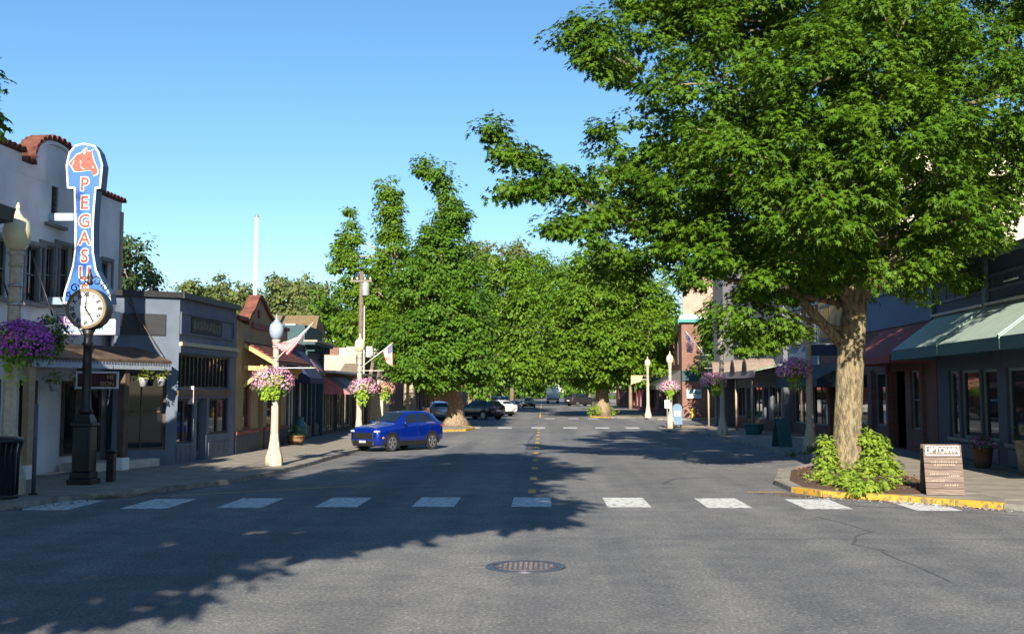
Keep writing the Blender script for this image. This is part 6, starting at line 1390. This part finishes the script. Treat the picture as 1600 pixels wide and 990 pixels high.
# foreground-left tree (only its outermost leaves reach the picture; it shades the road)
DY, DZ = 4.5, 1.6
BLs = [((-4.2, 6.6, 12.2), (3.4, 3.6, 2.6)), ((-2.6, 7.2, 13.6), (2.6, 2.6, 2.0)), ((-4.6, 8.4, 14.6), (2.9, 2.6, 1.9)), ((-3.2, 8.6, 15.8), (2.0, 1.8, 1.2)), ((-5.2, 4.8, 10), (3.6, 3.4, 2.4)), ((-2.4, 4.4, 9.4), (2.6, 2.4, 1.8)),
    ((-9.6, 3.4, 11.4), (3.4, 3.6, 2.6)), ((-9.6, 2.2, 8.8), (3.6, 3.6, 2.2)), ((-12.5, 3.4, 12.2), (3.0, 3.4, 2.8)), ((-13, 2.5, 9), (3.4, 3.4, 2.4)), ((-6.0, 3.2, 8.6), (3.4, 3.0, 1.8)), ((-3.6, 5.4, 10.6), (2.6, 2.4, 2.0)), ((-7.2, 0.4, 6.8), (2.6, 2.4, 1.2)), ((-11, 4.2, 10.5), (2.8, 2.6, 1.8)), ((-6.4, 7.6, 11.4), (1.4, 2.0, 1.4))]
tree('tree at the near left kerb just out of the picture, shading the crossing', (-9.3, 3.4+DY, 0), [(-9.3, 3.4+DY, 0), (-9.3, 3.4+DY, 1), (-9.1, 3.4+DY, 4), (-8.2, 3.4+DY, 8), (-7.6, 3.4+DY, 13)], [.6, .45, .4, .3, .15], BLs, 1.2, .62, 44, .42, QUAD, M_leafA, None, 'street_tree', 44, 'street trees along both kerbs', 30)
BLs = [((-17.5, 9, 11), (3.8, 4.5, 3.2)), ((-16.6, 9, 14.5), (3.0, 3.5, 2.8)), ((-17.5, 9, 8.5), (3.6, 4, 2.2)), ((-16.4, 8.6, 17.6), (2.7, 3.0, 2.4)), ((-16.6, 11, 16), (2.4, 2.4, 2)), (tuple(at(-42, 118, 19)), (.1, .2, .12)), (tuple(at(-46, 165, 19)), (.12, .2, .2)), (tuple(at(-90, 150, 18)), (.4, .5, .5))]
tree('leafy crown tips poking in at the far left edge above the theatre', (-15.5, 8, 0), [(-15.5, 8, 0), (-15.5, 8, 2), (-15.3, 8.2, 6), (-15, 8.4, 11)], [.5, .4, .32, .15], BLs, .55, .50, 24, .20, STAR, M_leafA, None, 'street_tree', 45, 'street trees along both kerbs', 30)

# tree added behind the end building to shade the foot of the brick block
BLs = [((16, 91, 7.2), (3.4, 3, 2.6)), ((19.5, 92, 7.4), (3, 3, 2.6)), ((14.2, 92.5, 8.6), (1.9, 2, 1.8)), ((13.9, 93, 6.4), (1.6, 1.6, 1.8)), ((13.6, 93, 4.2), (1.5, 1.5, 1.6)), ((17, 92, 9.3), (2.8, 2.4, 1.7)), ((22, 91, 7), (2.6, 2.6, 2.4)), ((14.6, 91, 4.6), (1.8, 1.8, 1.4)), ((18, 91, 4.6), (2.8, 2, 1.4))]
tree('added tree shading the brick block, almost hidden behind the dark balcony end building', (17, 91.5, 0), [(17, 91.5, 0), (17, 91.5, 2), (17, 91.5, 5), (17, 91.5, 8.5)], [.4, .3, .26, .1], BLs, 1.0, .7, 26, .36, LOBE, M_leafC, None, 'street_tree', 46, 'street trees along both kerbs', 24)
# ---- avenue closing the view
AV = [(790, 130, 470, 48, 75, 60, M_leafB, 'rounded bright tree behind the white cars on the left kerb'), (835, 190, 440, 34, 50, 60, M_leafB, 'tall yellow-green tree with pointed top left of the street end'), (765, 165, 520, 40, 80, 60, M_leafC, 'dense mid-green tree above the dark navy SUV'),
      (815, 235, 500, 40, 80, 60, M_leafC, 'bushy tree above the oncoming dark saloon'), (868, 215, 470, 32, 70, 70, M_leafB, 'bright tree just left of the big right-hand crowns'), (905, 204, 500, 40, 85, 60, M_leafC, 'tree with slim trunk in front of the black SUV'), (985, 150, 520, 50, 80, 60, M_leafC, 'shaded tree over the far right shops')]
for i, (px, Y, py, r, rz, pyb, lm, lab) in enumerate(AV):
    bx = at(px, 600, Y).x
    bs = [T_(px, py, Y, r, rz)]+[T_(px+random.uniform(-r, r)*.8, py+random.uniform(-.2, 1.1)*rz, Y+random.uniform(-3, 3), r*.6, r*.5) for _ in range(9)]+[T_(px+random.uniform(-r, r)*.5, py-rz*random.uniform(.6, .95), Y, r*.4, r*.4) for _ in range(3)]+[T_(px+(k-1.5)*r*.5, 572+random.uniform(-14, 8), Y+random.uniform(-4, 2), r*.5, 22) for k in range(5)]
    kx = bx if abs(bx) > 6.6 else math.copysign(8.2, bx)
    tree(lab, (kx, Y, 0), [(kx, Y, 0), (kx, Y, 2), (kx*.85+bx*.15, Y, 5), tuple(at(px, py, Y))], [.26, .22, .18, .08], bs, .34, 1.15, 44, .45, QUAD, lm, None, 'avenue_tree', 50+i, 'avenue trees closing the street', 24)
FAR = [(775, 300, 400, 42, 30, M_leafD, 'sparse olive tree rising behind the avenue'), (800, 290, 412, 26, 26, M_leafD, 'thin round-topped tree behind the avenue gap'), (742, 280, 400, 22, 30, M_leafD, 'narrow far tree left of the sparse olive one')]
for i, (px, Y, py, r, rz, lm, lab) in enumerate(FAR):
    bs = [T_(px, py, Y, r, rz)]+[T_(px+random.uniform(-r, r), py+random.uniform(-.5, 1)*rz, Y, r*.5, r*.4) for _ in range(6)]; bx = at(px, 600, Y).x
    tree(lab, (bx, Y, 0), [(bx, Y, 0), (bx, Y, 15), tuple(at(px, py, Y))], [.6, .5, .1], bs, .12, 1.1, 18, .8, QUAD, lm, None, 'background_tree', 60+i, 'trees far behind the shops', 30)
# ---- tree line behind the left shops
BK = [(203, 95, 392, 27, 72, M_leafE, 'dark ragged tree rising beside the theatre wall'), (240, 100, 440, 22, 40, M_leafE, 'lower dark bushy tree right of the ragged one'), (186, 92, 400, 16, 55, M_leafE, 'dark tree hard against the theatre corner'),
      (300, 190, 462, 38, 42, M_leafD, 'rounded olive tree above the grey shop'), (345, 195, 460, 36, 40, M_leafD, 'olive tree left of the white flagpole'), (382, 190, 472, 32, 38, M_leafD, 'low olive tree behind the flagpole foot'), (420, 185, 465, 34, 42, M_leafD, 'olive tree right of the white flagpole'),
      (452, 180, 460, 36, 44, M_leafD, 'taller olive tree behind the brown shingle roof'), (485, 170, 470, 34, 44, M_leafD, 'olive tree behind the teal shop'), (525, 125, 500, 38, 70, M_leafC, 'dense green tree behind the pink block'), (500, 135, 510, 30, 55, M_leafD, 'green tree filling the gap above the teal cornice'), (555, 122, 520, 32, 65, M_leafC, 'green tree behind the utility pole'), (590, 125, 520, 36, 60, M_leafC, 'green tree behind the limp flag')]
for i, (px, Y, py, r, rz, lm, lab) in enumerate(BK):
    np.random.seed(70+i); random.seed(70+i)
    bs = [T_(px, py+rz*.3, Y, r*.9, rz*.9)]+[T_(px+random.uniform(-r, r)*.9, py+random.uniform(-.7, 1.2)*rz, Y+random.uniform(-2, 2), r*.5, r*.45) for _ in range(9)]; bx = at(px, 600, Y).x
    tree(lab, (bx, Y, 0), [(bx, Y, 0), (bx, Y, 5), tuple(at(px, py, Y))], [.45, .4, .1], bs, .42 if Y < 150 else .30, .9, 24, .42 if Y < 110 else .6, QUAD, lm, None, 'background_tree', 70+i, 'trees far behind the shops', 24)
# far wood at the street end
np.random.seed(90)
bs = []
for i in range(70):
    x = np.random.uniform(-130, 130); bs.append(((x, np.random.uniform(380, 430), np.random.uniform(3, 14)), (np.random.uniform(7, 12), 6, np.random.uniform(5, 9))))
C, O = clumps(bs, .06, 1.5, .6); P, T, N = foliage(C, O, 1.6, 14, .8); wd = scatter('far_wood', P, T, N, np.random.uniform(1.0, 1.9, len(P)), QUAD, M_leafC); tag(wd, 'far green wood closing the end of the street', 'wood', kind='stuff')
